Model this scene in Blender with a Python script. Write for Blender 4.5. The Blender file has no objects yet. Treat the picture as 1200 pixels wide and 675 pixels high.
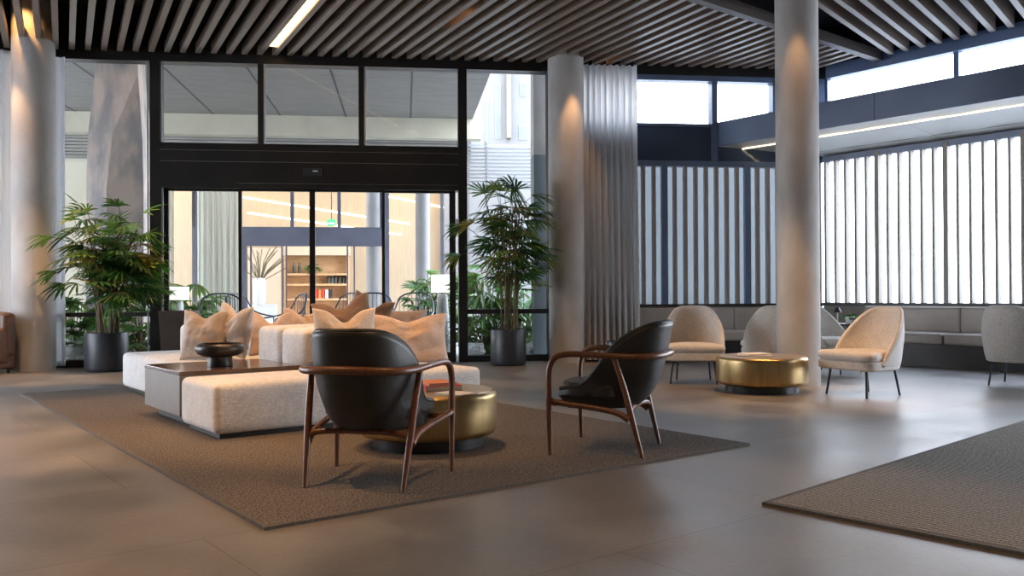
import bpy, bmesh, math, random
from mathutils import Vector, Matrix, noise
PI = math.pi
D = bpy.data
COL = bpy.context.scene.collection
scene = bpy.context.scene

# ------------------------------------------------------------------ camera
FPX = 1020.0
ROLL, PITCH, CAMZ = 0.0048, 0.0064, 1.0
_r = Vector((math.cos(ROLL), 0, -math.sin(ROLL)))
_u0 = Vector((math.sin(ROLL), 0, math.cos(ROLL)))
_f0 = Vector((0, 1, 0))
FWD = _f0 * math.cos(PITCH) + _u0 * math.sin(PITCH)
UP = _u0 * math.cos(PITCH) - _f0 * math.sin(PITCH)
CAM = Vector((0, 0, CAMZ))
cd = D.cameras.new('camera'); cam = D.objects.new('camera', cd); COL.objects.link(cam)
m = Matrix((_r, UP, -FWD)).transposed().to_4x4(); m.translation = CAM
cam.matrix_world = m
cd.sensor_width = 36; cd.lens = FPX / 1200 * 36; cd.clip_end = 300; cd.clip_start = 0.05
scene.camera = cam

def ray(px, py):
    return _r * ((px - 600) / FPX) + UP * ((337.5 - py) / FPX) + FWD
def G(px, py, z=0.0):                      # survey: point on the level z seen at a photo pixel
    d = ray(px, py); t = (z - CAMZ) / d.z
    return CAM + d * t
# facade frame: local x along the glass front, local y outwards, z up
FA = math.atan(0.1228); F0 = Vector((0, 12.95, 0))
FX = Vector((math.cos(FA), math.sin(FA), 0)); FY = Vector((-math.sin(FA), math.cos(FA), 0))
# right (slatted) wall frame
WA = math.atan2(-0.777, 0.629); C0 = Vector((4.85, 13.55, 0))
WX = Vector((math.cos(WA), math.sin(WA), 0)); WY = Vector((-math.sin(WA), math.cos(WA), 0))
def onplane(px, py, o, x, y, off):
    d = ray(px, py); t = ((o + y * off - CAM).dot(y)) / d.dot(y)
    p = CAM + d * t
    return (p - o).dot(x), p.z
def FS(px, py, off=0): return onplane(px, py, F0, FX, FY, off)
def WS(px, py, off=0): return onplane(px, py, C0, WX, WY, off)
def FP(s, off=0, z=0): v = F0 + FX * s + FY * off; return Vector((v.x, v.y, z))
def WP(s, off=0, z=0): v = C0 + WX * s + WY * off; return Vector((v.x, v.y, z))

# ------------------------------------------------------------------ materials
def mat(name, color, rough=0.6, metal=0.0, col2=None, nscale=4.0, ndetail=4.0, contrast=(0.35, 0.65), stretch=(1, 1, 1),
        bump=0.0, bscale=60.0, bstretch=(1, 1, 1), spec=0.5, coat=0.0, emis=None, estr=0.0, rough2=None, trans=0.0, sheen=0.0):
    mt = D.materials.new(name); mt.use_nodes = True
    nt = mt.node_tree; N = nt.nodes; L = nt.links
    b = N['Principled BSDF']
    b.inputs['Base Color'].default_value = (*color, 1); b.inputs['Roughness'].default_value = rough
    b.inputs['Metallic'].default_value = metal; b.inputs['Specular IOR Level'].default_value = spec
    b.inputs['Coat Weight'].default_value = coat; b.inputs['Sheen Weight'].default_value = sheen
    if trans: b.inputs['Transmission Weight'].default_value = trans
    if emis: b.inputs['Emission Color'].default_value = (*emis, 1); b.inputs['Emission Strength'].default_value = estr
    tc = N.new('ShaderNodeTexCoord')
    if col2:
        mp = N.new('ShaderNodeMapping'); mp.inputs['Scale'].default_value = stretch
        L.new(tc.outputs['Object'], mp.inputs['Vector'])
        nz = N.new('ShaderNodeTexNoise'); nz.inputs['Scale'].default_value = nscale; nz.inputs['Detail'].default_value = ndetail
        L.new(mp.outputs[0], nz.inputs['Vector'])
        cr = N.new('ShaderNodeValToRGB'); e = cr.color_ramp.elements
        e[0].position, e[1].position = contrast; e[0].color = (*color, 1); e[1].color = (*col2, 1)
        L.new(nz.outputs['Fac'], cr.inputs['Fac']); L.new(cr.outputs['Color'], b.inputs['Base Color'])
        if rough2 is not None:
            mr = N.new('ShaderNodeMapRange'); mr.inputs['From Min'].default_value = contrast[0]; mr.inputs['From Max'].default_value = contrast[1]
            mr.inputs['To Min'].default_value = rough; mr.inputs['To Max'].default_value = rough2
            L.new(nz.outputs['Fac'], mr.inputs['Value']); L.new(mr.outputs[0], b.inputs['Roughness'])
    if bump:
        mp2 = N.new('ShaderNodeMapping'); mp2.inputs['Scale'].default_value = bstretch
        L.new(tc.outputs['Object'], mp2.inputs['Vector'])
        n2 = N.new('ShaderNodeTexNoise'); n2.inputs['Scale'].default_value = bscale; n2.inputs['Detail'].default_value = 3
        L.new(mp2.outputs[0], n2.inputs['Vector'])
        bp = N.new('ShaderNodeBump'); bp.inputs['Strength'].default_value = bump; bp.inputs['Distance'].default_value = 0.01
        L.new(n2.outputs['Fac'], bp.inputs['Height']); L.new(bp.outputs[0], b.inputs['Normal'])
    return mt

def fabric(name, c1, c2, scale=220, bump=0.35):       # two crossed thread waves over a slow mottle
    mt = mat(name, c1, 0.9, col2=c2, nscale=9, ndetail=6, contrast=(0.3, 0.7), spec=0.2, sheen=0.15)
    nt = mt.node_tree; N = nt.nodes; L = nt.links; b = N['Principled BSDF']
    tc = N.new('ShaderNodeTexCoord')
    src = [l for l in L if l.to_socket == b.inputs['Base Color']][0].from_socket
    n1 = N.new('ShaderNodeTexNoise'); n1.inputs['Scale'].default_value = scale; n1.inputs['Detail'].default_value = 2
    mp = N.new('ShaderNodeMapping'); mp.inputs['Scale'].default_value = (1, 1, 0.18)
    L.new(tc.outputs['Object'], mp.inputs[0]); L.new(mp.outputs[0], n1.inputs['Vector'])
    n2 = N.new('ShaderNodeTexNoise'); n2.inputs['Scale'].default_value = scale; n2.inputs['Detail'].default_value = 2
    mp2 = N.new('ShaderNodeMapping'); mp2.inputs['Scale'].default_value = (0.18, 0.18, 1)
    L.new(tc.outputs['Object'], mp2.inputs[0]); L.new(mp2.outputs[0], n2.inputs['Vector'])
    ad = N.new('ShaderNodeMath'); ad.operation = 'ADD'; L.new(n1.outputs['Fac'], ad.inputs[0]); L.new(n2.outputs['Fac'], ad.inputs[1])
    mr = N.new('ShaderNodeMapRange'); mr.inputs['From Min'].default_value = 0.7; mr.inputs['From Max'].default_value = 1.3
    mr.inputs['To Min'].default_value = 0.74; mr.inputs['To Max'].default_value = 1.12
    L.new(ad.outputs[0], mr.inputs['Value'])
    mx = N.new('ShaderNodeMix'); mx.data_type = 'RGBA'; mx.blend_type = 'MULTIPLY'; mx.inputs['Factor'].default_value = 1
    L.new(src, mx.inputs['A']); L.new(mr.outputs[0], mx.inputs['B']); L.new(mx.outputs['Result'], b.inputs['Base Color'])
    bp = N.new('ShaderNodeBump'); bp.inputs['Strength'].default_value = bump; bp.inputs['Distance'].default_value = 0.004
    L.new(ad.outputs[0], bp.inputs['Height']); L.new(bp.outputs[0], b.inputs['Normal'])
    return mt

def glass(name, tint=(1, 1, 1), ior=1.45, rough=0.0, boost=1.0):
    mt = D.materials.new(name); mt.use_nodes = True
    nt = mt.node_tree; N = nt.nodes; L = nt.links; N.remove(N['Principled BSDF'])
    o = N['Material Output']; t = N.new('ShaderNodeBsdfTransparent'); t.inputs[0].default_value = (*tint, 1)
    g = N.new('ShaderNodeBsdfGlossy'); g.inputs['Roughness'].default_value = rough
    f = N.new('ShaderNodeFresnel'); f.inputs['IOR'].default_value = ior
    geo = N.new('ShaderNodeNewGeometry')           # a pane is thin: use the same reflectance from both sides
    inv = N.new('ShaderNodeVectorMath'); inv.operation = 'SCALE'
    ma = N.new('ShaderNodeMath'); ma.operation = 'MULTIPLY'; ma.inputs[1].default_value = boost
    mx = N.new('ShaderNodeMixShader')
    lw = N.new('ShaderNodeLayerWeight'); lw.inputs['Blend'].default_value = 0.2
    L.new(lw.outputs['Fresnel'], ma.inputs[0]); L.new(ma.outputs[0], mx.inputs[0])
    L.new(t.outputs[0], mx.inputs[1]); L.new(g.outputs[0], mx.inputs[2]); L.new(mx.outputs[0], o.inputs['Surface'])
    N.remove(f); N.remove(geo); N.remove(inv)
    return mt

def emit(name, c, s):
    return mat(name, c, 0.5, emis=c, estr=s)

def curtain_mat(name, c, c2, tr):
    mt = mat(name, c, 0.9, col2=c2, nscale=3, stretch=(8, 8, 0.4), spec=0.1)
    nt = mt.node_tree; N = nt.nodes; L = nt.links; b = N['Principled BSDF']; o = N['Material Output']
    tl = N.new('ShaderNodeBsdfTranslucent'); tl.inputs[0].default_value = (*c2, 1)
    mx = N.new('ShaderNodeMixShader'); mx.inputs[0].default_value = tr
    L.new(b.outputs[0], mx.inputs[1]); L.new(tl.outputs[0], mx.inputs[2]); L.new(mx.outputs[0], o.inputs['Surface'])
    return mt

def leaf_mat(name):
    mt = mat(name, (0.05, 0.1, 0.03), 0.42, spec=0.5)
    nt = mt.node_tree; N = nt.nodes; L = nt.links; b = N['Principled BSDF']; o = N['Material Output']
    at = N.new('ShaderNodeAttribute'); at.attribute_name = 'tint'
    L.new(at.outputs['Color'], b.inputs['Base Color'])
    tl = N.new('ShaderNodeBsdfTranslucent'); L.new(at.outputs['Color'], tl.inputs[0])
    mx = N.new('ShaderNodeMixShader'); mx.inputs[0].default_value = 0.3
    L.new(b.outputs[0], mx.inputs[1]); L.new(tl.outputs[0], mx.inputs[2]); L.new(mx.outputs[0], o.inputs['Surface'])
    return mt

def floor_mat():
    mt = mat('floor_tile', (0.135, 0.12, 0.106), 0.3, col2=(0.25, 0.228, 0.206), nscale=1.6, ndetail=8, contrast=(0.3, 0.72), rough2=0.45, spec=0.5)
    nt = mt.node_tree; N = nt.nodes; L = nt.links; b = N['Principled BSDF']
    src = [l for l in L if l.to_socket == b.inputs['Base Color']][0].from_socket
    tc = N.new('ShaderNodeTexCoord'); mp = N.new('ShaderNodeMapping')
    mp.inputs['Rotation'].default_value = (0, 0, -math.radians(38)); L.new(tc.outputs['Object'], mp.inputs[0])
    br = N.new('ShaderNodeTexBrick'); br.inputs['Scale'].default_value = 1.0
    br.inputs['Brick Width'].default_value = 2.4; br.inputs['Row Height'].default_value = 1.2
    br.inputs['Mortar Size'].default_value = 0.004; br.inputs['Mortar Smooth'].default_value = 0.3; br.offset = 0.5
    br.inputs['Color1'].default_value = (0.95, 0.95, 0.95, 1); br.inputs['Color2'].default_value = (1.05, 1.04, 1.02, 1)
    br.inputs['Mortar'].default_value = (0.55, 0.53, 0.5, 1)
    L.new(mp.outputs[0], br.inputs['Vector'])
    mx = N.new('ShaderNodeMix'); mx.data_type = 'RGBA'; mx.blend_type = 'MULTIPLY'; mx.inputs['Factor'].default_value = 1
    L.new(src, mx.inputs['A']); L.new(br.outputs['Color'], mx.inputs['B'])
    n3 = N.new('ShaderNodeTexNoise'); n3.inputs['Scale'].default_value = 35; n3.inputs['Detail'].default_value = 6
    L.new(tc.outputs['Object'], n3.inputs['Vector'])
    mr = N.new('ShaderNodeMapRange'); mr.inputs['To Min'].default_value = 0.8; mr.inputs['To Max'].default_value = 1.2
    L.new(n3.outputs['Fac'], mr.inputs['Value'])
    m2 = N.new('ShaderNodeMix'); m2.data_type = 'RGBA'; m2.blend_type = 'MULTIPLY'; m2.inputs['Factor'].default_value = 1
    L.new(mx.outputs['Result'], m2.inputs['A']); L.new(mr.outputs[0], m2.inputs['B']); L.new(m2.outputs['Result'], b.inputs['Base Color'])
    return mt

def rug_mat(name, c1, c2):
    mt = mat(name, c1, 0.95, col2=c2, nscale=120, ndetail=4, contrast=(0.38, 0.62), stretch=(1, 0.5, 1), spec=0.1)
    nt = mt.node_tree; N = nt.nodes; L = nt.links; b = N['Principled BSDF']
    tc = N.new('ShaderNodeTexCoord')
    wv = N.new('ShaderNodeTexWave'); wv.bands_direction = 'Y'; wv.inputs['Scale'].default_value = 10; wv.inputs['Distortion'].default_value = 1.2
    wv.inputs['Detail'].default_value = 1; wv.inputs['Detail Scale'].default_value = 8
    L.new(tc.outputs['Object'], wv.inputs['Vector'])
    nz = N.new('ShaderNodeTexNoise'); nz.inputs['Scale'].default_value = 90; L.new(tc.outputs['Object'], nz.inputs['Vector'])
    ad = N.new('ShaderNodeMath'); ad.operation = 'ADD'; L.new(wv.outputs['Fac'], ad.inputs[0]); L.new(nz.outputs['Fac'], ad.inputs[1])
    bp = N.new('ShaderNodeBump'); bp.inputs['Strength'].default_value = 0.8; bp.inputs['Distance'].default_value = 0.012
    L.new(ad.outputs[0], bp.inputs['Height']); L.new(bp.outputs[0], b.inputs['Normal'])
    return mt

M = dict(
    floor=floor_mat(),
    concrete=mat('concrete', (0.36, 0.345, 0.325), 0.75, col2=(0.56, 0.54, 0.515), nscale=2.2, ndetail=9, contrast=(0.3, 0.7), stretch=(1, 1, 0.6), bump=0.25, bscale=25),
    black=mat('black_paint', (0.008, 0.008, 0.009), 0.8, col2=(0.014, 0.013, 0.013), nscale=3),
    frame=mat('black_steel', (0.012, 0.011, 0.011), 0.4, col2=(0.02, 0.018, 0.016), nscale=2, spec=0.4),
    frame_edge=mat('pale_steel', (0.5, 0.52, 0.56), 0.3, metal=0.6, col2=(0.6, 0.62, 0.66), nscale=3),
    hazefr=mat('haze_tinted_steel', (0.12, 0.17, 0.28), 0.35, col2=(0.14, 0.195, 0.31), nscale=2, spec=0.6),  # blue of the window flare haze is put into the dark steel colour
    spandrel=mat('dark_glass', (0.05, 0.075, 0.12), 0.06, col2=(0.055, 0.08, 0.13), nscale=2, spec=0.6),
    slat=mat('ceiling_slat_wood', (0.165, 0.12, 0.09), 0.4, col2=(0.25, 0.185, 0.14), nscale=5, stretch=(12, 0.8, 12), contrast=(0.3, 0.7), spec=0.4),
    screen=mat('screen_slat_wood', (0.15, 0.115, 0.09), 0.5, col2=(0.2, 0.155, 0.12), nscale=5, stretch=(12, 12, 0.8)),
    beam=mat('beam_wood', (0.05, 0.035, 0.027), 0.5, col2=(0.07, 0.05, 0.038), nscale=5, stretch=(0.8, 12, 12)),
    screen_mid=mat('screen_slat_grey', (0.32, 0.27, 0.24), 0.5, col2=(0.38, 0.325, 0.29), nscale=5, stretch=(12, 12, 0.8)),
    screen_pale=mat('screen_slat_pale', (0.27, 0.255, 0.222), 0.5, col2=(0.31, 0.293, 0.255), nscale=5, stretch=(12, 12, 0.8)),
    soffit=mat('white_soffit', (0.62, 0.62, 0.6), 0.4, col2=(0.68, 0.68, 0.66), nscale=1.5, bump=0.02, bscale=3),
    wall=mat('plaster', (0.3, 0.27, 0.24), 0.8, col2=(0.34, 0.31, 0.28), nscale=3),
    glass=glass('clear_glass', boost=0.6), glass2=glass('clear_glass_far', boost=0.5),
    frost=curtain_mat('frosted_glass', (.44, .455, .46), (.43, .45, .455), .7),
    glass_dark=glass('tinted_glass', tint=(0.75, 0.8, 0.8), boost=1.1),
    linen=fabric('linen_upholstery', (0.7, 0.66, 0.62), (0.8, 0.76, 0.715), 170, 0.3),
    pillow=fabric('pillow_linen', (0.62, 0.46, 0.36), (0.7, 0.54, 0.43), 260, 0.25),
    pillow2=fabric('pillow_sand', (0.6, 0.49, 0.41), (0.68, 0.57, 0.48), 260, 0.25),
    pillow_brown=fabric('pillow_brown', (0.27, 0.165, 0.11), (0.34, 0.22, 0.15), 260, 0.25),
    boucle=fabric('beige_wool', (0.72, 0.665, 0.615), (0.8, 0.745, 0.69), 240, 0.35),
    boucle_grey=fabric('grey_beige_wool', (0.7, 0.665, 0.62), (0.78, 0.74, 0.695), 240, 0.35),
    bench=mat('taupe_leather', (0.42, 0.37, 0.33), 0.45, col2=(0.48, 0.43, 0.385), nscale=4, bump=0.12, bscale=90),
    bench_base=mat('dark_plinth', (0.02, 0.017, 0.017), 0.45, col2=(0.03, 0.026, 0.024), nscale=4),
    ledge=mat('white_ledge', (0.75, 0.75, 0.74), 0.4, col2=(0.8, 0.8, 0.79), nscale=4),
    leather=mat('dark_leather', (0.030, 0.029, 0.027), 0.42, col2=(0.045, 0.043, 0.039), nscale=5, bump=0.1, bscale=140, spec=0.5),
    brown_leather=mat('brown_leather', (0.09, 0.045, 0.025), 0.42, col2=(0.14, 0.075, 0.04), nscale=4, bump=0.12, bscale=70),
    walnut=mat('walnut', (0.11, 0.042, 0.018), 0.38, col2=(0.21, 0.085, 0.038), nscale=9, stretch=(5, 5, 0.9), contrast=(0.3, 0.7), coat=0.25),
    tabletop=mat('dark_wood_top', (0.06, 0.028, 0.014), 0.22, col2=(0.12, 0.06, 0.03), nscale=5, stretch=(1, 9, 1), coat=0.3),
    taupe=mat('taupe_lacquer', (0.16, 0.14, 0.125), 0.45, col2=(0.19, 0.17, 0.15), nscale=4),
    brass=mat('brushed_brass', (0.46, 0.33, 0.15), 0.33, metal=1.0, col2=(0.57, 0.41, 0.2), nscale=6, stretch=(3, 3, 0.5), bump=0.05, bscale=30, bstretch=(1, 1, 20)),
    brass_top=mat('brass_top', (0.5, 0.4, 0.29), 0.35, metal=0.75, col2=(0.6, 0.49, 0.37), nscale=5),
    plinth=mat('black_plinth', (0.02, 0.022, 0.026), 0.3, col2=(0.03, 0.032, 0.036), nscale=4),
    bowl=mat('dark_ceramic', (0.022, 0.02, 0.018), 0.38, col2=(0.045, 0.038, 0.03), nscale=14, bump=0.15, bscale=40),
    pot=mat('charcoal_pot', (0.022, 0.026, 0.034), 0.42, col2=(0.03, 0.034, 0.042), nscale=5, spec=0.5),
    soil=mat('soil', (0.02, 0.014, 0.01), 0.95, col2=(0.05, 0.035, 0.022), nscale=40, bump=0.6, bscale=60),
    cane=mat('palm_cane', (0.085, 0.06, 0.03), 0.7, col2=(0.17, 0.13, 0.06), nscale=18, stretch=(1, 1, 3), bump=0.3, bscale=60),
    leaf=leaf_mat('palm_leaf'),
    curtain=curtain_mat('grey_curtain', (0.64, 0.63, 0.62), (0.72, 0.71, 0.70), 0.5),
    sheer=curtain_mat('sheer_curtain', (0.55, 0.56, 0.6), (0.66, 0.68, 0.72), 0.5),
    cream_curtain=curtain_mat('cream_curtain', (0.5, 0.52, 0.46), (0.6, 0.62, 0.56), 0.3),
    rug=rug_mat('jute_rug', (0.08, 0.066, 0.056), (0.23, 0.195, 0.165)),
    rug2=rug_mat('wool_rug', (0.2, 0.18, 0.155), (0.34, 0.31, 0.275)),
    rug_edge=mat('rug_edge', (0.09, 0.075, 0.06), 0.9, col2=(0.13, 0.11, 0.09), nscale=60),
    metal_leg=mat('grey_steel_leg', (0.035, 0.045, 0.06), 0.4, metal=0.3, col2=(0.05, 0.06, 0.08), nscale=5),
    warm=emit('warm_led', (1.0, 0.62, 0.26), 3.2), led=emit('white_led', (1.0, 0.78, 0.5), 2.2), down=emit('downlight_lens', (1.0, 0.75, 0.45), 5),
    green=emit('exit_green', (0.05, 0.6, 0.15), .5), white_mark=emit('exit_mark', (0.6, .9, 0.65), .6),
    plank=mat('canopy_planks', (0.155, 0.147, 0.128), 0.7, col2=(0.2, 0.19, 0.168), nscale=3, stretch=(0.5, 8, 1)),
    joint=mat('dark_joint', (0.04, 0.04, 0.04), 0.7, col2=(0.05, 0.05, 0.05)),
    cream=mat('cream_render', (0.37, 0.345, 0.265), 0.8, col2=(0.41, 0.385, 0.3), nscale=2),
    warmwall=mat('glowing_timber_lining', (0.30, 0.235, 0.155), 0.7, col2=(0.36, 0.285, 0.19), nscale=3, stretch=(14, 14, 0.5), emis=(1.0, 0.66, 0.36), estr=0.05),  # faint emission on the timber stands in for the cafe's indoor light
    cafe_glow=mat('glowing_plaster', (0.36, 0.3, 0.22), 0.7, col2=(0.4, 0.335, 0.25), nscale=2, emis=(1.0, 0.72, 0.45), estr=0.12),  # plaster emits a little to imitate lamplight falling on it
    shelf=mat('shelf_oak', (0.5, 0.29, 0.13), 0.5, col2=(0.62, 0.38, 0.19), nscale=4, stretch=(1, 1, 12)),
    whitewall=mat('white_render', (0.165, 0.163, 0.157), 0.8, col2=(0.18, 0.178, 0.172), nscale=2),
    louver=mat('white_louver', (0.19, 0.187, 0.178), 0.5, col2=(0.215, 0.21, 0.2), nscale=2),
    tanwall=mat('tan_render', (0.2, 0.165, 0.135), 0.8, col2=(0.22, 0.185, 0.15), nscale=2),
    winblue=mat('distant_window', (0.1, 0.125, 0.15), 0.3, col2=(0.13, 0.155, 0.18), nscale=1),
    entry=mat('entrance_steel', (0.07, 0.075, 0.1), 0.4, col2=(0.09, 0.095, 0.125), nscale=2),
    bluegrey=mat('blue_grey_panel', (0.16, 0.195, 0.215), 0.5, col2=(0.2, 0.235, 0.255), nscale=2),
    marble=mat('marble_cladding', (0.33, 0.31, 0.3), 0.5, col2=(0.6, 0.5, 0.43), nscale=2.6, ndetail=12, contrast=(0.42, 0.58), stretch=(1.2, 1.2, 0.5), bump=0.1, bscale=8),
    paving=mat('pale_paving', (0.36, 0.355, 0.34), 0.8, col2=(0.45, 0.44, 0.42), nscale=3, ndetail=8),
    lamp_white=mat('lamp_shade', (0.85, 0.86, 0.85), 0.7, col2=(0.9, 0.9, 0.9), emis=(1, 0.98, 0.95), estr=0.55),
    lamp_grey=mat('lamp_body', (0.42, 0.42, 0.43), 0.7, col2=(0.5, 0.5, 0.51), nscale=6),
    wire=mat('dark_wire', (0.045, 0.055, 0.075), 0.4, metal=0.4, col2=(0.06, 0.07, 0.09), nscale=6),
    seatgrey=mat('outdoor_cushion', (0.5, 0.53, 0.56), 0.85, col2=(0.58, 0.61, 0.64), nscale=12),
    rock=mat('pale_rock', (0.4, 0.43, 0.42), 0.85, col2=(0.66, 0.68, 0.66), nscale=7, ndetail=8, bump=0.5, bscale=12),
    darkbox=mat('dark_brown_panel', (0.035, 0.026, 0.023), 0.45, col2=(0.05, 0.038, 0.033), nscale=4),
    red=mat('red_cover', (0.55, 0.045, 0.02), 0.5, col2=(0.62, 0.07, 0.03), nscale=6),
    orange=mat('orange_cover', (0.7, 0.2, 0.05), 0.5, col2=(0.75, 0.26, 0.08), nscale=6),
    paper=mat('paper', (0.78, 0.74, 0.68), 0.8, col2=(0.84, 0.8, 0.74), nscale=30, stretch=(1, 1, 20)),
    magcover=mat('magazine_cover', (0.55, 0.52, 0.5), 0.4, col2=(0.75, 0.72, 0.7), nscale=9),
    ceramic_white=mat('white_ceramic', (0.78, 0.78, 0.76), 0.4, col2=(0.83, 0.83, 0.81), nscale=5),
    dark_bottle=mat('bottle_glass', (0.03, 0.03, 0.02), 0.15, col2=(0.06, 0.05, 0.03), nscale=6),
    reader=mat('reader_plastic', (0.7, 0.7, 0.7), 0.4, col2=(0.75, 0.75, 0.75), nscale=6),
)

# ------------------------------------------------------------------ mesh builder
class MB:
    def __init__(self): self.v = []; self.f = []; self.c = None
    def add(self, vs, fs, T=None):
        n = len(self.v)
        self.v += [tuple(T @ Vector(p)) if T is not None else tuple(p) for p in vs]
        self.f += [tuple(i + n for i in f) for f in fs]
        return self
    def box(self, x0, x1, y0, y1, z0, z1, T=None):
        vs = [(x, y, z) for z in (z0, z1) for y in (y0, y1) for x in (x0, x1)]
        return self.add(vs, [(0, 2, 3, 1), (4, 5, 7, 6), (0, 1, 5, 4), (2, 6, 7, 3), (0, 4, 6, 2), (1, 3, 7, 5)], T)
    def rbox(self, x0, x1, y0, y1, z0, z1, r=0.01, seg=3, T=None):
        bm = bmesh.new(); bmesh.ops.create_cube(bm, size=1)
        for v in bm.verts:
            v.co = Vector((x0 + (v.co.x + .5) * (x1 - x0), y0 + (v.co.y + .5) * (y1 - y0), z0 + (v.co.z + .5) * (z1 - z0)))
        bmesh.ops.bevel(bm, geom=bm.edges[:], offset=r, segments=seg, profile=.5, affect='EDGES')
        bm.verts.ensure_lookup_table()
        self.add([v.co for v in bm.verts], [[v.index for v in f.verts] for f in bm.faces], T); bm.free()
        return self
    def soft(self, sx, sy, sz, r, puff=0.0, side=0.0, T=None, z0=0.0, n=5, sag=None):
        hx, hy, hz = sx / 2, sy / 2, sz / 2
        def cs(h):
            a = [-h + r * k for k in (0, .12, .35, .65)]; a.append(-h + r)
            return a + [(-h + r) + (2 * (h - r)) * i / n for i in range(1, n)] + [-x for x in reversed(a)]
        X, Y, Z = cs(hx), cs(hy), cs(hz)
        idx = {}; vs = []; fs = []
        def vid(i, j, k):
            if (i, j, k) in idx: return idx[(i, j, k)]
            p = Vector((X[i], Y[j], Z[k]))
            q = Vector((max(-hx + r, min(hx - r, p.x)), max(-hy + r, min(hy - r, p.y)), max(-hz + r, min(hz - r, p.z))))
            d = p - q
            if d.length > 1e-9: p = q + d.normalized() * r
            a, b, c = 1 - (p.x / hx) ** 2, 1 - (p.y / hy) ** 2, 1 - (p.z / hz) ** 2
            if p.z > 0: p.z += puff * max(0, a) * max(0, b)
            p.x += math.copysign(side * max(0, b) * max(0, c), p.x) * abs(p.x / hx)
            p.y += math.copysign(side * max(0, a) * max(0, c), p.y) * abs(p.y / hy)
            p.z += hz + z0
            idx[(i, j, k)] = len(vs); vs.append(p); return idx[(i, j, k)]
        nx, ny, nz = len(X) - 1, len(Y) - 1, len(Z) - 1
        for i in range(nx):
            for j in range(ny):
                fs.append((vid(i, j, 0), vid(i, j + 1, 0), vid(i + 1, j + 1, 0), vid(i + 1, j, 0)))
                fs.append((vid(i, j, nz), vid(i + 1, j, nz), vid(i + 1, j + 1, nz), vid(i, j + 1, nz)))
        for i in range(nx):
            for k in range(nz):
                fs.append((vid(i, 0, k), vid(i + 1, 0, k), vid(i + 1, 0, k + 1), vid(i, 0, k + 1)))
                fs.append((vid(i, ny, k), vid(i, ny, k + 1), vid(i + 1, ny, k + 1), vid(i + 1, ny, k)))
        for j in range(ny):
            for k in range(nz):
                fs.append((vid(0, j, k), vid(0, j, k + 1), vid(0, j + 1, k + 1), vid(0, j + 1, k)))
                fs.append((vid(nx, j, k), vid(nx, j + 1, k), vid(nx, j + 1, k + 1), vid(nx, j, k + 1)))
        return self.add(vs, fs, T)
    def grid(self, fn, nu, nv, closed=False, T=None):
        vs = [fn(i / nu, j / nv) for j in range(nv + 1) for i in range(nu + (0 if closed else 1))]
        w = nu if closed else nu + 1
        fs = [(j * w + i, j * w + (i + 1) % w, (j + 1) * w + (i + 1) % w, (j + 1) * w + i) for j in range(nv) for i in range(nu)]
        return self.add(vs, fs, T)
    def lathe(self, prof, n=40, T=None):
        vs = []; fs = []
        for r, z in prof:
            for i in range(n): a = 2 * PI * i / n; vs.append((r * math.cos(a), r * math.sin(a), z))
        k = len(prof)
        fs = [(j * n + i, j * n + (i + 1) % n, (j + 1) * n + (i + 1) % n, (j + 1) * n + i) for j in range(k - 1) for i in range(n)]
        if prof[0][0] > 1e-6: fs.append(tuple(reversed(range(n))))
        if prof[-1][0] > 1e-6: fs.append(tuple(range((k - 1) * n, k * n)))
        return self.add(vs, fs, T)
    def tube(self, pts, rad, n=10, smooth=0, flat=1.0, cap=True, T=None):
        P = [Vector(p) for p in pts]; R = rad if isinstance(rad, (list, tuple)) else [rad] * len(P)
        if smooth:
            Q = []; S = []
            for i in range(len(P) - 1):
                p0, p1, p2, p3 = P[max(0, i - 1)], P[i], P[i + 1], P[min(len(P) - 1, i + 2)]
                for k in range(smooth):
                    t = k / smooth
                    Q.append(0.5 * ((2 * p1) + (p2 - p0) * t + (2 * p0 - 5 * p1 + 4 * p2 - p3) * t * t + (3 * p1 - p0 - 3 * p2 + p3) * t ** 3))
                    S.append(R[i] * (1 - t) + R[i + 1] * t)
            Q.append(P[-1]); S.append(R[-1]); P, R = Q, S
        vs = []; fs = []; prev = None
        for i, p in enumerate(P):
            t = (P[min(i + 1, len(P) - 1)] - P[max(i - 1, 0)]).normalized()
            if prev is None:
                a = Vector((0, 0, 1)) if abs(t.z) < .9 else Vector((1, 0, 0)); x = (a - t * a.dot(t)).normalized()
            else:
                x = (prev - t * prev.dot(t)); x = x.normalized() if x.length > 1e-6 else prev
            prev = x; y = t.cross(x)
            for k in range(n): a = 2 * PI * k / n; vs.append(p + x * (R[i] * math.cos(a)) * flat + y * (R[i] * math.sin(a)))
        for i in range(len(P) - 1):
            for k in range(n): fs.append((i * n + k, i * n + (k + 1) % n, (i + 1) * n + (k + 1) % n, (i + 1) * n + k))
        if cap: fs += [tuple(reversed(range(n))), tuple(range((len(P) - 1) * n, len(P) * n))]
        return self.add(vs, fs, T)
    def cols(self, color, count):
        if self.c is None: self.c = []
        self.c += [color] * count
    def build(self, name, mt, parent=None, smooth=False, loc=None, rotz=0.0, angle=40):
        me = D.meshes.new(name); me.from_pydata([tuple(p) for p in self.v], [], self.f); me.update()
        if self.c:
            at = me.color_attributes.new('tint', 'FLOAT_COLOR', 'POINT')
            for i, c in enumerate(self.c): at.data[i].color = (*c, 1)
        me.materials.append(mt)
        if smooth:
            me.polygons.foreach_set('use_smooth', [True] * len(me.polygons))
            try: me.set_sharp_from_angle(angle=math.radians(angle))
            except Exception: pass
        o = D.objects.new(name, me); COL.objects.link(o)
        if parent: o.parent = parent
        if loc is not None: o.location = loc
        o.rotation_euler.z = rotz
        return o

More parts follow.
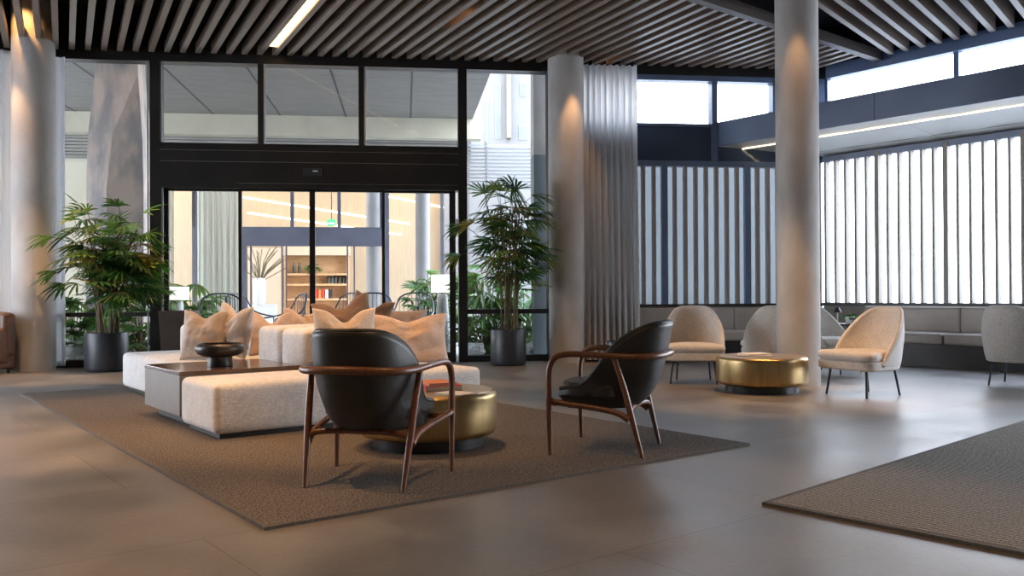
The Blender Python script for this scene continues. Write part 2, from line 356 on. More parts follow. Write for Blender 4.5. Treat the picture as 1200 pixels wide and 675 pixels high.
def tag(o, label=None, cat=None, group=None, kind=None):
    if label: o['label'] = label
    if cat: o['category'] = cat
    if group: o['group'] = group
    if kind: o['kind'] = kind
    return o
def thing(name, label, cat, loc=(0, 0, 0), rotz=0.0, group=None, kind=None):
    o = D.objects.new(name, None); COL.objects.link(o); o.empty_display_size = .1
    o.location = loc; o.rotation_euler.z = rotz
    return tag(o, label, cat, group, kind)
def dup(root, loc, rotz, label=None, group=None):
    r = root.copy(); COL.objects.link(r); r.location = loc; r.rotation_euler = (0, 0, rotz)
    if label: r['label'] = label
    if group: r['group'] = group
    for ch in list(root.children):
        c = ch.copy(); COL.objects.link(c); c.parent = r
        for g in list(ch.children):
            d = g.copy(); COL.objects.link(d); d.parent = c
    return r
def solid(o, t, off=0.0, sub=0):
    if sub: s = o.modifiers.new('sub', 'SUBSURF'); s.levels = sub; s.render_levels = sub
    md = o.modifiers.new('solid', 'SOLIDIFY'); md.thickness = t; md.offset = off
    return o
def RZ(a): return Matrix.Rotation(a, 4, 'Z')
def RX(a): return Matrix.Rotation(a, 4, 'X')
def RY(a): return Matrix.Rotation(a, 4, 'Y')
def TR(x, y, z): return Matrix.Translation((x, y, z))

# ================================================================== SHELL
CEIL = 4.42           # underside of the ceiling slats
def slab(z0, z1, out):
    pf0, pc = FP(-9.5, out), None
    # corner of the two outward-shifted walls
    a, b = F0 + FY * out, C0 + WY * out
    k = ((b - a).cross(WX)).z / (FX.cross(WX)).z
    c = a + FX * k; e = b + WX * 24.2
    P = [(-9.4, -5.2), (e.x, -5.2), (e.x, e.y), (c.x, c.y), (pf0.x, pf0.y)]
    n = len(P); q = MB()
    q.add([(x, y, z0) for x, y in P] + [(x, y, z1) for x, y in P], [tuple(reversed(range(n))), tuple(range(n, 2 * n))] + [(i, (i + 1) % n, n + (i + 1) % n, n + i) for i in range(n)])
    return q
tag(slab(-.2, 0, .12).build('floor', M['floor']), 'grey-brown stone tiled lobby floor', 'floor', kind='structure')
tag(slab(5.1, 5.3, .2).build('ceiling', M['black']), 'black ceiling void above the wooden slats', 'ceiling', kind='structure')
b = MB(); b.box(-9.4, -9.2, -5, 5.2, 0, 5.1); b.box(-9.4, -9.2, 10.6, 11.75, 0, 5.1); b.box(-9.4, -9.2, 5.2, 10.6, 0, .12); b.box(-9.4, -9.2, 5.2, 10.6, 3.7, 5.1)
tag(b.build('wall_left', M['wall']), 'plaster side wall of the lobby with an added wide window', 'wall', kind='structure')
t = thing('window_7', 'added wide side window of the lobby, out of view', 'window', (-9.3, 0, 0), 0, kind='structure')  # unseen window added to let cool daylight onto the sofa side
b = MB()
for y in (5.2, 7.0, 8.8, 10.54): b.box(-.06, .06, y, y + .06, .12, 3.7)
b.build('window_frame', M['frame'], t); MB().box(-.006, .006, 5.2, 10.6, .12, 3.7).build('pane', M['glass2'], t)
tag(MB().box(-40, -9.45, -20, 11.6, -.3, -.03).build('side_ground', M['ledge']), 'pale ground outside the added side window', 'ground', kind='structure')  # unseen ground put in along with the added side window
tag(MB().box(-9.4, 19.9, -5.2, -5, 0, 5.1).build('wall_rear', M['wall']), 'plain plaster rear wall of the lobby', 'wall', kind='structure')

# ---- facade (front glass wall): mullions, transoms, panes
HEADZ = 4.30                       # top of the glass
s_corner = (C0 - F0).dot(FX)
def facade_root(name, label, cat): return thing(name, label, cat, F0, FA, kind='structure')
S = lambda px: FS(px, 250, 0)[0]
Z = lambda px, py: FS(px, py, 0)[1]
# head channel that the ceiling slats die into
t = facade_root('trim_1', 'black steel head channel along the top of the glass front', 'trim')
MB().box(-9.4, s_corner + .1, -.10, .12, HEADZ, 4.55).build('channel', M['frame'], t)
MB().box(-9.4, s_corner + .1, -.02, .12, 4.55, 5.1).build('upstand', M['black'], t)
s_l0, s_l1 = -9.4, S(176)
m1a, m1b = S(178), S(190)          # heavy mullion beside the doors
m2a, m2b = S(537), S(547)
s_r1 = S(641)
FD0, FD1 = -.08, .10               # frame depth
zt_l = Z(130, 371); zt_lb = Z(130, 366)
# window_1 : bay with the first palm
t = facade_root('window_1', 'tall glazed bay behind the first potted palm', 'window')
b = MB(); b.box(s_l0, m1a, FD0, FD1, 0, .10); b.box(s_l0, m1a, FD0, FD1, zt_l, zt_lb)
for x in (S(-60), S(-300)): b.box(x, x + .07, FD0, FD1, .1, HEADZ)
b.build('window_frame', M['frame'], t)
MB().box(s_l0, m1a, .0, .012, .10, HEADZ).build('pane', M['glass'], t)
MB().box(S(175.2), S(176.4), FD0 - .03, FD0, 0, HEADZ).build('edge_strip', M['frame_edge'], t)
# mullions
t = facade_root('trim_2', 'heavy black mullion between the first palm and the sliding doors', 'trim')
MB().box(m1a, m1b, FD0 - .03, FD1, 0, HEADZ).build('mullion', M['frame'], t)
t = facade_root('trim_3', 'heavy black mullion between the sliding doors and the second palm', 'trim')
MB().box(m2a, m2b, FD0 - .03, FD1, 0, HEADZ).build('mullion', M['frame'], t)
# header & upper lights
zh1, zh0 = Z(360, 174.5), Z(360, 222.5)
uw = [(190, 303.5), (310.5, 421), (427.5, 537)]
names = ['upper light above the sliding doors nearest the first palm', 'middle upper light above the sliding doors', 'upper light above the sliding doors nearest the second palm']
for i, (a, c) in enumerate(uw):
    t = facade_root('window_%d' % (i + 2), 'black framed ' + names[i], 'window')
    A, B_ = (m1b if i == 0 else S(a)), (m2a if i == 2 else S(c))
    b = MB(); b.box(A, B_, FD0, FD1, zh1, zh1 + .05)
    if i < 2: b.box(B_, S(uw[i + 1][0]), FD0, FD1, zh1, HEADZ)
    b.build('window_frame', M['frame'], t)
    MB().box(A, B_, .0, .012, zh1 + .05, HEADZ).build('pane', M['glass'], t)
    MB().box(A, A + .025, FD0 - .012, FD0 + .004, zh1 + .05, HEADZ).build('edge_strip', M['frame_edge'], t)
# sliding door set
t = facade_root('door_1', 'black framed automatic glass sliding doors to the terrace', 'door')
b = MB(); b.box(m1b, m2a, FD0 - .04, FD1 + .06, zh0, zh1)
zz = zh1 - .22
b.build('header', M['frame'], t)
b = MB(); b.box(m1b, m2a, FD0 - .052, FD0 - .04, zz, zz + .006); b.box(m1b, m2a, FD0 - .052, FD0 - .04, zz + .16, zz + .164); b.box(S(280), m2a, FD0 - .052, FD0 - .04, zh0 + .07, zh0 + .074)
b.build('header_joint', M['taupe'], t)
MB().rbox(S(357), S(378), FD0 - .085, FD0 - .04, Z(367, 208), Z(367, 199), .01).build('motion_sensor', M['plinth'], t)
MB().box(S(368), S(374), FD0 - .088, FD0 - .085, Z(367, 203), Z(367, 201.6)).build('sensor_light', M['reader'], t)
leaf = [(190, 283, .03), (280, 369.5, -.02), (363, 451, -.02), (447.5, 533, .03)]
for a, c, yo in leaf:
    A, B_ = S(a), S(c)
    if a == 190: A = m1b
    if c == 533: B_ = m2a - .04
    b = MB(); w0 = .085 if a == 190 else .045; w1 = .09 if c == 533 else .045
    b.box(A, A + w0, yo - .025, yo + .025, .0, zh0); b.box(B_ - w1, B_, yo - .025, yo + .025, .0, zh0)
    b.box(A + w0, B_ - w1, yo - .025, yo + .025, .0, .14); b.box(A + w0, B_ - w1, yo - .025, yo + .025, zh0 - .03, zh0)
    lf = b.build('door_leaf', M['frame'], t)
    MB().box(A + w0, B_ - w1, yo - .004, yo + .004, .14, zh0 - .03).build('pane', M['glass'], lf)
MB().box(S(191), S(193.3), FD0 - .01, FD0 + .01, .1, zh0).build('edge_strip', M['frame_edge'], t)
MB().rbox(S(533.2), S(537.4), FD0 - .055, FD0 - .03, Z(535, 268), Z(535, 257.5), .006).build('card_reader', M['reader'], t)
# bay with the second palm
t = facade_root('window_5', 'tall glazed bay behind the second potted palm', 'window')
zr0, zr1 = Z(600, 367.5), Z(600, 362)
b = MB(); b.box(m2b, s_r1 + .05, FD0, FD1, 0, .09); b.box(m2b, s_r1 + .05, FD0, FD1, zr0, zr1); b.box(s_r1, s_r1 + .06, FD0, FD1, .09, HEADZ)
b.build('window_frame', M['frame'], t)
MB().box(m2b, s_r1, .0, .012, .09, HEADZ).build('pane', M['glass'], t)
# plain wall behind the column and curtain
s_c1 = S(682)
t = facade_root('wall_back', 'concrete pier behind the middle column and the grey curtain', 'wall')
MB().box(s_r1 + .06, s_c1, .0, .25, 0, HEADZ).build('pier', M['concrete'], t)
# clerestory of the back wall
z_sp1 = Z(790, 146.5); z_sp0 = Z(790, 188.5); z_sl0 = Z(800, 358.5)
t = facade_root('window_6', 'high clerestory window above the back bench beside the grey curtain', 'window')
b = MB(); b.box(s_c1, s_corner, FD0, FD1, z_sp1 - .03, z_sp1 + .01); b.box(s_c1, s_c1 + .06, FD0, FD1, z_sp1, HEADZ)
b.box(S(833), S(839.5), FD0, FD1, z_sp0, HEADZ); b.box(S(904), s_corner, FD0, FD1, z_sp1, HEADZ); b.box(s_c1, s_corner, FD0, FD1, HEADZ - .08, HEADZ)
b.build('window_frame', M['hazefr'], t)
MB().box(s_c1, s_corner, .02, .03, z_sp1, HEADZ).build('pane', M['glass2'], t)
MB().box(s_c1, s_corner, -.03, .05, z_sp0, z_sp1 - .03).build('spandrel_panel', M['spandrel'], t)
MB().box(s_c1, s_corner, .0, .2, 0, z_sl0 - .04).build('lower_panel', M['bench_base'], t)
MB().box(s_c1, s_corner, .04, .05, z_sl0 - .04, z_sp0).build('frosted_pane', M['frost'], t)
# the room-side slat screens
def screen(name, label, frame_loc, rot, s0, s1, pitch, w, depth, z0, z1, mt, posts=0, postmat=None):
    t = thing(name, label, 'slat screen', frame_loc, rot)
    n = int((s1 - s0) / pitch)
    k = 0
    first = None; firstp = None
    for i in range(n + 1):
        x = s0 + i * pitch
        if posts and i % posts == posts - 1:
            if firstp is None:
                firstp = MB().box(-w * .9, w * .9, 0, depth, z0 - .02, z1 + .06).build('post', postmat, t, loc=(x, -.14, 0))
            else:
                c = firstp.copy(); COL.objects.link(c); c.parent = t; c.location = (x, -.14, 0)
            continue
        if first is None:
            first = MB().box(-w / 2, w / 2, 0, depth, z0, z1).build('slat', mt, t, loc=(x, -.14, 0))
        else:
            c = first.copy(); COL.objects.link(c); c.parent = t; c.location = (x, -.14, 0)
    MB().box(s0 - .05, s1 + .02, -.16, -.02, z0 - .05, z0).build('bottom_rail', M['bench_base'], t)
    MB().box(s0 - .05, s1 + .02, -.12, -.0, z1, z1 + .085).build('top_rail', M['hazefr'], t)
    return t
screen('slat_screen', 'screen of thin dark wooden slats on the back wall beside the curtain', F0, FA, s_c1 + .1, s_corner - .12, .163, .052, .07, z_sl0 + .03, z_sp0 - .1, M['screen_mid'], 8, M['hazefr'])
screen('slat_screen', 'bright daylit slat screen running along the window wall above the long bench', C0, WA, .12, 4.6, .165, .035, .115, .84, 3.0, M['screen_pale'], 6, M['screen_pale'])

# ---- right window wall
t = thing('wall_right', 'window wall of the seating corner with low parapet', 'wall', C0, WA, kind='structure')
MB().box(0, 5.2, .0, .2, 0, .80).build('parapet', M['wall'], t)
MB().box(12.0, 23.9, .0, .2, 0, 5.1).build('plain_wall', M['wall'], t)  # unseen; closed here to keep daylight off the foreground floor
MB().box(0, 5.2, -.02, .1, 3.05, 3.61).build('band', M['hazefr'], t)
b = MB()
for k in range(12): b.box(k * 1.98 + .02, k * 1.98 + .09, .0, .1, 3.61, 4.31)
b.box(0, 23.9, -.05, .1, 4.30, 4.50); b.box(0, 23.9, -.05, .1, 3.57, 3.64)
for k in range(3, 12): b.box(k * 1.98 + .02, k * 1.98 + .09, .0, .1, .8, 3.61)
b.box(5.2, 23.9, .0, .1, .0, .1)
b.build('window_frame', M['hazefr'], t)
MB().box(0, 23.9, .04, .05, 3.6, 4.31).build('clerestory_pane', M['glass2'], t)
MB().box(0, 23.9, .04, .05, .1, 3.6).build('pane', M['glass2'], t)  # past the slats this clear glazing is unseen, added to brighten the room
MB().box(0, 23.9, -.02, .12, 4.50, 5.1).build('upstand', M['black'], t)

# ---- bulkhead box over the long bench
BW = WP(0).copy()
off_b = -((Vector((3.11, 13.33, 0)) - C0).dot(WY)) * -1
s_b0 = (Vector((3.11, 13.33, 0)) - C0).dot(WX)
t = thing('trim_4', 'low bulkhead with dark fascia tinted by window haze and white panelled underside', 'bulkhead', C0, WA, kind='structure')
bz0, bz1 = 3.235, 3.60
def bulk_s(off): # start where the box meets the facade
    p = C0 + WY * off; k = -((p - F0).dot(FY)) / (WX.dot(FY)); return k
sA, sB = bulk_s(off_b), 0.0
b = MB(); vs = [(sA + .02, off_b, bz0), (5.4, off_b, bz0), (5.4, off_b, bz1), (sA + .02, off_b, bz1), (sA + .02, off_b + .05, bz0), (5.4, off_b + .05, bz0), (5.4, off_b + .05, bz1), (sA + .02, off_b + .05, bz1)]
b.add(vs, [(0, 1, 2, 3), (7, 6, 5, 4), (3, 2, 6, 7), (4, 5, 1, 0)])
b.build('fascia', M['hazefr'], t)
b = MB()
for k in range(1, 3): b.box(k * 2.0 - .35, k * 2.0 - .345, off_b - .003, off_b, bz0, bz1)
b.build('fascia_joint', M['frame'], t)
b = MB(); b.add([(sA + .1, off_b + .05, bz1), (5.4, off_b + .05, bz1), (5.4, -.02, bz1 - .03), (.02, -.02, bz1 - .03)], [(0, 1, 2, 3)])
b.build('top_panel', M['hazefr'], t)
b = MB()
NS = 60
def sof(u, v):
    o = off_b + .0 + (-.02 - off_b) * v; s = bulk_s(o) + .03; x = s + (5.4 - s) * u
    return (x, o, bz0 + .004 - .135 * v + .003 * math.sin(x * 9.0 + v * 2))
b.grid(sof, 120, 8); sf = b.build('underside', M['soffit'], t, smooth=True)
b = MB(); o1 = off_b + .34
b.box(bulk_s(o1) + .06, 5.4, o1, o1 + .016, bz0 - .042, bz0 + .03); b.build('light_strip', M['led'], t)
b = MB(); o2 = off_b + 1.15
b.box(bulk_s(o2) + .06, 5.4, o2, o2 + .006, bz0 - .106, bz0 - .08)
for k in range(1, 3): [b.add([(k * 1.9 + q, off_b + .42, bz0 - .043) for q in (0, .006)] + [(k * 1.9 + q, -.06, bz0 - .135) for q in (.006, 0)], [(0, 1, 2, 3)])]
b.build('panel_joint', M['taupe'], t)

# ---- slatted ceilings
AX1 = Vector((-525, FPX, 0)).normalized()      # direction of the first slat field (away from the camera)
d1 = ray(75, 342); AX1 = Vector((d1.x, d1.y, 0)).normalized()
d2 = ray(1448, 340); AX2 = Vector((d2.x, d2.y, 0)).normalized()
# dividing beam
BA = G(815, 0, CEIL - .02); BB = G(1040, 74, CEIL - .02)
BD = (BB - BA); BD.z = 0; BD.normalize(); BN = Vector((BD.y, -BD.x, 0))   # BN points to the second field
def hit(p, d, q, e):       # p + d*t meets the line q + e*k ; returns t
    cr = d.x * e.y - d.y * e.x
    return ((q.x - p.x) * e.y - (q.y - p.y) * e.x) / cr
SW = .072
def slat_field(name, label, starts, direction, lens, SH):
    rot = math.atan2(direction.y, direction.x)
    t = thing(name, label, 'slatted ceiling', (starts[0].x, starts[0].y, CEIL), rot)
    inv = Matrix.Rotation(-rot, 3, 'Z'); o0 = starts[0]
    for p, (l0, l1) in zip(starts, lens):
        q = inv @ (p - o0)
        # ends of every slat differ, so each has its own mesh
        MB().box(l0, l1, -SW / 2, SW / 2, 0, SH).build('slat', M['slat'], t, loc=(q.x, q.y, 0))
    return t
# field 1: starts on the facade, runs back towards and past the camera, stops at the beam
starts = []; lens = []
fan = -AX1
pitch_f = (FS(883, 60)[0] - FS(88, 60)[0]) / 47.0
sp = FS(88, 62)[0] - 14 * pitch_f
k = 0
while sp < s_corner - .15:
    p = FP(sp, -.12); p.z = 0
    # length until the beam line (if the beam is crossed) else 14 m
    tt = hit(p, fan, BA, BD); kk = (p + fan * tt - BA).dot(BD)
    L = 12.0
    if tt > 0 and kk < 8: L = min(L, max(.15, tt - .09))
    if (p - BA).dot(BN) > -.1: break
    starts.append(p); lens.append((0, L)); sp += pitch_f
skip_light = None
LX = (FS(320, 60)[0])
slat_field('slatted_ceiling', 'field of long dark wooden ceiling slats over the sofa and doors', starts, fan, lens, .13)
# field 2: from the window wall back to the beam
starts = []; lens = []
fan2 = -AX2
s = 1.0; pitch2 = None
base = WP(WS(1087, 64, -.16)[0], -.16); base.z = 0
pr = WS(1142, 52, -.16)[0] - WS(1026.5, 66, -.16)[0]
pitch2 = pr / 6.0
s0 = WS(1026.5, 66, -.16)[0]
for i in range(-1, 40):
    p = WP(s0 + i * pitch2, -.16); p.z = 0
    tt = hit(p, fan2, BA, BD)
    kk = (p + fan2 * tt - BA).dot(BD)
    L = 9.0
    if tt > 0: L = min(L, tt - .09)
    if (p - BA).dot(BN) < .12 or L < .2: continue
    starts.append(p); lens.append((0, L))
slat_field('slatted_ceiling', 'field of wooden ceiling slats with brightly lit edges beside the clerestory', starts, fan2, lens, .24)
t = thing('ceiling_beam', 'dark timber beam dividing the two fields of ceiling slats', 'beam', (BA.x, BA.y, CEIL - .03), math.atan2(BD.y, BD.x))
L0 = (BB - BA).length
MB().box(-7, L0 + .12, -.06, .06, 0, .14).build('beam', M['beam'], t)

# linear light slot in the ceiling
q = G(318, 55, CEIL + .05); rot = math.atan2(fan.y, fan.x)
t = thing('linear_ceiling_light', 'glowing warm linear light recessed between the ceiling slats', 'ceiling light', (q.x, q.y, CEIL + .03), rot)
MB().box(.1, 6, -.078, .078, .0, .02).build('diffuser', M['warm'], t)
MB().box(-.0, 6, -.08, .08, .021, .06).build('housing', M['black'], t)

# recessed downlights
def downlight(px, py, label):
    p = G(px, py, CEIL + .22)
    t = thing('downlight', label, 'downlight', (p.x, p.y, CEIL + .18), 0, 'small ceiling downlights')
    MB().lathe([(.035, .01), (.045, 0), (.05, .12), (.05, .14)], 16).build('housing', M['black'], t, smooth=True)
    MB().lathe([(.0, .008), (.034, .008)], 16).build('lens', M['down'], t)
for a in [(102, 49, 'small lit downlight between the slats just beside the first concrete column'), (140, 53, 'small lit downlight between the slats above the marble pillar'),
          (272, 55, 'small lit downlight close to the linear ceiling light'), (522, 6, 'small downlight among the slats high above the sliding doors'),
          (645, 52, 'small downlight between the slats just before the middle column'), (706, 57, 'small downlight among the slats above the grey curtain')]:
    downlight(*a)

# ---- concrete columns
def column(loc, r, label, glow=False):
    t = thing('concrete_column', label, 'column', loc)
    prof = [(r, 0), (r, 4.5), (r, 5.1)]
    b = MB(); b.grid(lambda u, v: (r * math.cos(2 * PI * u), r * math.sin(2 * PI * u), 5.1 * v), 56, 24, closed=True)
    b.build('shaft', M['concrete'], t, smooth=True)
    return t
cL = Vector((-6.44, 11.72, 0)); cM = Vector((.80, 12.72, 0)); cR = Vector((3.09, 9.4, 0))
column(cL, .265, 'round concrete column beside the leather armchair')
column(cM, .262, 'round concrete column between the second palm and grey curtain')
column(cR, .225, 'slim round concrete column rising behind a brass drum table')

# ================================================================== OUTSIDE
tag(MB().box(-30, 60, 0, 60, -.3, -.02).build('terrace_paving', M['paving'], loc=FP(0, .12), rotz=FA), 'pale stone paving of the terrace outside', 'paving', kind='structure')
tag(MB().box(-2, 40, .2, 40, -.3, -.03).build('street_ground', M['ledge'], loc=C0, rotz=WA), 'pale ground outside the window wall', 'ground', kind='structure')  # made near-white to bounce daylight up onto soffit and ceiling slats

# canopy with plank soffit
CZ = 5.2; OB = 8.0
e = G(575, 85, CZ); s_edge = (e - F0).dot(FX)
t = thing('canopy', 'grey plank canopy over the terrace with cream edge beam', 'canopy', F0, FA)
MB().box(-26, s_edge, .3, OB, CZ, CZ + .25).build('soffit', M['plank'], t)
b = MB(); jx = [(G(p, 80, CZ) - F0).dot(FX) for p in (193, 290, 387, 483)]
jp = (jx[3] - jx[0]) / 3
for k in range(-9, 5):
    x = jx[0] + k * jp
    if x < s_edge: b.box(x - .02, x + .02, .3, OB, CZ - .006, CZ)
b.build('panel_joint', M['joint'], t)
b = MB()
for k in range(60): b.box(-26, s_edge, .4 + k * .13, .4 + k * .13 + .012, CZ - .004, CZ)
b.build('plank_groove', M['taupe'], t)
zb = FS(300, 158.5, OB)[1]
MB().box(-26, s_edge + .2, OB, OB + .35, zb, CZ + .25).build('edge_beam', M['cream'], t)
b = MB(); zl0 = FS(300, 188, OB + .6)[1]
for k in range(10):
    z = zl0 + (zb + .2 - zl0) * k / 9; b.box(-26, s_edge, OB + .55, OB + .6, z, z + .06)
b.box(-26, s_edge, OB + .62, OB + .64, zl0, zb + .4)
b.build('louver_band', M['plank'], t)

# marble pillar
p0 = FP(FS(142, 300, 1.3)[0], 1.3)
t = thing('marble_pillar', 'tapered marble-clad pillar outside behind the first palm', 'pillar', (p0.x, p0.y, 0), FA)
b = MB()
lv = [(0, .42, .30), (2.6, .42, .28), (3.4, .40, .27), (4.4, .30, .25), (5.2, .27, .24)]
vs = []
for z, w, d in lv:
    vs += [(-w, -d, z), (-.02 - .1 * math.sin(z), -d - .16, z), (w * (.95 if z < 3.5 else 1.05), -d * .8, z), (w, d, z), (-w, d, z)]
fs = [(j * 5 + i, j * 5 + (i + 1) % 5, j * 5 + 5 + (i + 1) % 5, j * 5 + 5 + i) for j in range(len(lv) - 1) for i in range(5)]
b.add(vs, fs + [(4, 3, 2, 1, 0)]); b.build('cladding', M['marble'], t)

# cafe building opposite
OF = 9.0
X_ = lambda px, o=OF: FS(px, 260, o)[0]
Y_ = lambda py, o=OF, px=370: FS(px, py, o)[1]
t = thing('cafe_building', 'cafe building across the terrace with glass entrance and warm lit interior', 'building', F0, FA)
b = MB(); xl, xr = X_(60), X_(560)
z_top = Y_(150)
b.box(xl, X_(200), OF, OF + .3, 0, z_top)
b.build('wall', M['cream'], t)
b = MB()
for px in (228, 343, 398, 447.5): b.box(X_(px) - .05, X_(px) + .03, OF - .05, OF + .08, Y_(267), z_top)
b.box(X_(228) - .05, X_(228) + .05, OF - .05, OF + .08, 0, z_top)
b.box(X_(284), X_(289), OF - .1, OF + .1, 0, Y_(268)); b.box(X_(449), X_(456), OF - .1, OF + .1, 0, z_top)
b.box(X_(284), X_(455), OF - .12, OF + .12, Y_(288.5), Y_(266.5))
for px in (294, 330.5, 335.5, 407, 415): b.box(X_(px) - .018, X_(px) + .018, OF - .03, OF + .03, 0, Y_(288))
b.box(X_(516), X_(519.5), OF - .1, OF + .1, 0, z_top)
b.build('entrance_frame', M['entry'], t)
MB().box(X_(290), X_(335), OF - .01, OF, 0, Y_(288)).build('door_pane', M['glass2'], t)
MB().box(X_(232), X_(545), OF + .02, OF + .03, Y_(266), z_top).build('upper_pane', M['glass2'], t)
OI = 14.5
XI = lambda px: FS(px, 260, OI)[0]
YI = lambda py: FS(370, py, OI)[1]
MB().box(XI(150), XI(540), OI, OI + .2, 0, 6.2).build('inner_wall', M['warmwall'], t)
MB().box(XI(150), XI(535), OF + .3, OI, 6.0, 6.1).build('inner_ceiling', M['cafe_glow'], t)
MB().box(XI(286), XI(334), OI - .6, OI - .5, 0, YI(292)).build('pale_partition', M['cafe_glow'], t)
b = MB(); b.box(XI(287), XI(340), OI - 3, OI - 2.8, 0, YI(355)); b.build('counter', M['ceramic_white'], t)
# alcove shelving
b = MB()
zz_ = [YI(371), YI(352), YI(335), YI(323), YI(300)]
for z in zz_: b.box(XI(336), XI(408), OI - .45, OI - .05, z, z + .06)
b.box(XI(336), XI(408), OI - .07, OI - .03, 0, YI(298)); b.box(XI(335), XI(337), OI - .45, OI, 0, YI(298)); b.box(XI(407), XI(409), OI - .45, OI, 0, YI(298))
b.build('alcove_shelf', M['shelf'], t)
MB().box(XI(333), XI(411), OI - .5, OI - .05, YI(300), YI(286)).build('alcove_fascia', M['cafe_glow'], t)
b = MB()
for (pa, ya, pb, yb_) in ((285, 232, 480, 262), (290, 250, 470, 275), (430, 225, 535, 245)):
    A = Vector((XI(pa), OI - .03, YI(ya))); B_ = Vector((XI(pb), OI - .03, YI(yb_))); b.tube([A, B_], .03, 6)
b.build('light_line', M['led'], t)
for px0, px1, o in ((429, 446, OF + 1.2), (487, 504, OF + .8)):
    x0, x1 = FS(px0, 300, o)[0], FS(px1, 300, o)[0]
    MB().lathe([((x1 - x0) / 2, 0), ((x1 - x0) / 2, 6)], 28, TR((x0 + x1) / 2, o, 0)).build('column', M['louver'], t, smooth=True)
# items on the cafe shelf
for px in (346, 352, 386, 390, 394, 399, 404):
    z = YI(323) + .06 if px < 380 else YI(335) + .06
    p = FP(XI(px), OI - .3, z)
    tag(MB().lathe([(.05, 0), (.05, .2), (.02, .26), (.018, .34)], 10).build('bottle', M['dark_bottle'], loc=p, smooth=True),
        'small dark bottle on the upper cafe shelf' if px < 380 else 'small dark bottle in the row on the lower cafe shelf', 'bottle', 'bottles on the upper cafe shelf' if px < 380 else 'bottles on the lower cafe shelf')
rnd = random.Random(4)
for i, (px, mt_) in enumerate(((372, 'red'), (376, 'orange'), (380, 'red'), (384, 'paper'), (388, 'darkbox'))):
    p = FP(XI(px), OI - .3, YI(352) + .06)
    tag(MB().box(-.04, .04, -.1, .1, 0, .28 - .02 * (i % 2)).build('book', M[mt_], loc=p, rotz=FA), ['bright red book at the end of the cafe shelf row', 'orange book on the cafe shelf between two red ones', 'second red book on the cafe shelf', 'pale paper book on the cafe shelf', 'dark book closing the cafe shelf row'][i], 'book', 'books on the cafe shelf')
# exit sign in the cafe
p = FP(FS(388.5, 261, OI - .6)[0], OI - .6, FS(388.5, 261, OI - .6)[1] - .1)
t = thing('exit_sign', 'small green lit exit sign glowing inside the cafe', 'sign', p, FA)
MB().box(-.13, .13, -.02, .02, 0, .2).build('panel', M['green'], t); MB().box(-.09, .09, -.026, -.02, .05, .1).build('mark', M['white_mark'], t)
tb = MB().box(-.01, .01, -.01, .01, .2, 6.0 - p.z).build('rod', M['frame'], t)

# ---- curtains
def curtain(name, label, path, z0, z1, mt, folds, amp, seed=0, flare=0.0):
    rnd = random.Random(seed)
    P = [Vector((p[0], p[1], 0)) for p in path]; Lt = (P[1] - P[0]).length; d = (P[1] - P[0]).normalized(); nrm = Vector((-d.y, d.x, 0))
    ph = [rnd.uniform(-.5, .5) for _ in range(8)]
    def f(u, v):
        w = v
        sag = flare * (1 - v) ** 2
        uu = u + .012 * math.sin(7 * u + 3 * v) * (1 - v)
        a = 2 * PI * folds * uu + .6 * math.sin(5 * u + ph[0]) + .35 * math.sin(3.1 * v + 9 * u + ph[1]) * (1 - v)
        dd = amp * (math.sin(a) + .25 * math.sin(2.3 * a + ph[2])) * (.75 + .35 * (1 - v))
        p = P[0] + d * (Lt * uu) + nrm * (dd * (.7 + .5 * math.sin(11.3 * u + ph[3])**2) - sag)
        return (p.x, p.y, z0 + (z1 - z0) * v)
    b = MB(); b.grid(f, int(folds * 14), 30)
    o = b.build(name, mt, smooth=True, angle=180)
    return tag(o, label, 'curtain')
a0 = FP(FS(684, 300, -.32)[0], -.32); a1 = FP(FS(747, 300, -.32)[0], -.32)
curtain('curtain', 'full-height grey curtain gathered beside the middle concrete column', (a0, a1), .03, 4.36, M['curtain'], 9, .055, 3, .1)
a0 = FP(FS(-70, 300, -.22)[0], -.22); a1 = FP(FS(22, 300, -.22)[0], -.22)
curtain('curtain', 'dark grey curtain hanging behind the leather armchair', (a0, a1), .03, 4.36, M['curtain'], 6, .06, 8)
a0 = FP(FS(50, 300, -.16)[0], -.16); a1 = FP(FS(77, 300, -.16)[0], -.16)
curtain('curtain', 'narrow pale sheer curtain between the first column and palm', (a0, a1), .03, 4.3, M['sheer'], 3, .03, 5)
a0 = FP(FS(229, 300, OF + .5)[0], OF + .5); a1 = FP(FS(281, 300, OF + .5)[0], OF + .5)
curtain('curtain', 'long cream curtain hanging inside the cafe window', (a0, a1), .05, 5.6, M['cream_curtain'], 8, .08, 2)

# ---- white building outside, beside the canopy
OW = 14.0
XW = lambda px: FS(px, 150, OW)[0]
YW = lambda py: FS(590, py, OW)[1]
t = thing('white_building', 'sunlit white building with small windows beyond the terrace', 'building', F0, FA)
MB().box(XW(520), XW(720), OW, OW + .3, 0, 12).build('wall', M['whitewall'], t)
MB().box(XW(593), XW(598), OW - .25, OW, YW(163), 12).build('pilaster', M['tanwall'], t)
for (xa, xb, ya, yb_) in ((581, 586, 162, 99), (610.5, 616, 112, 97), (609, 617, 163, 148), (569.5, 571, 168, 120)):
    fr = MB().box(XW(xa) - .03, XW(xb) + .03, OW - .02, OW + .02, YW(ya) - .03, YW(yb_) + .03).build('window', M['louver'], t)
    MB().box(XW(xa), XW(xb), OW - .03, OW - .02, YW(ya), YW(yb_)).build('pane', M['winblue'], fr)
OLv = 5.5
t = thing('louver_screen', 'white horizontal louver screen outside above the second palm', 'screen', F0, FA)
x0, x1 = FS(548, 190, OLv)[0], FS(624.5, 190, OLv)[0]; zz0, zz1 = FS(590, 219, OLv)[1], FS(590, 172, OLv)[1]
b = MB()
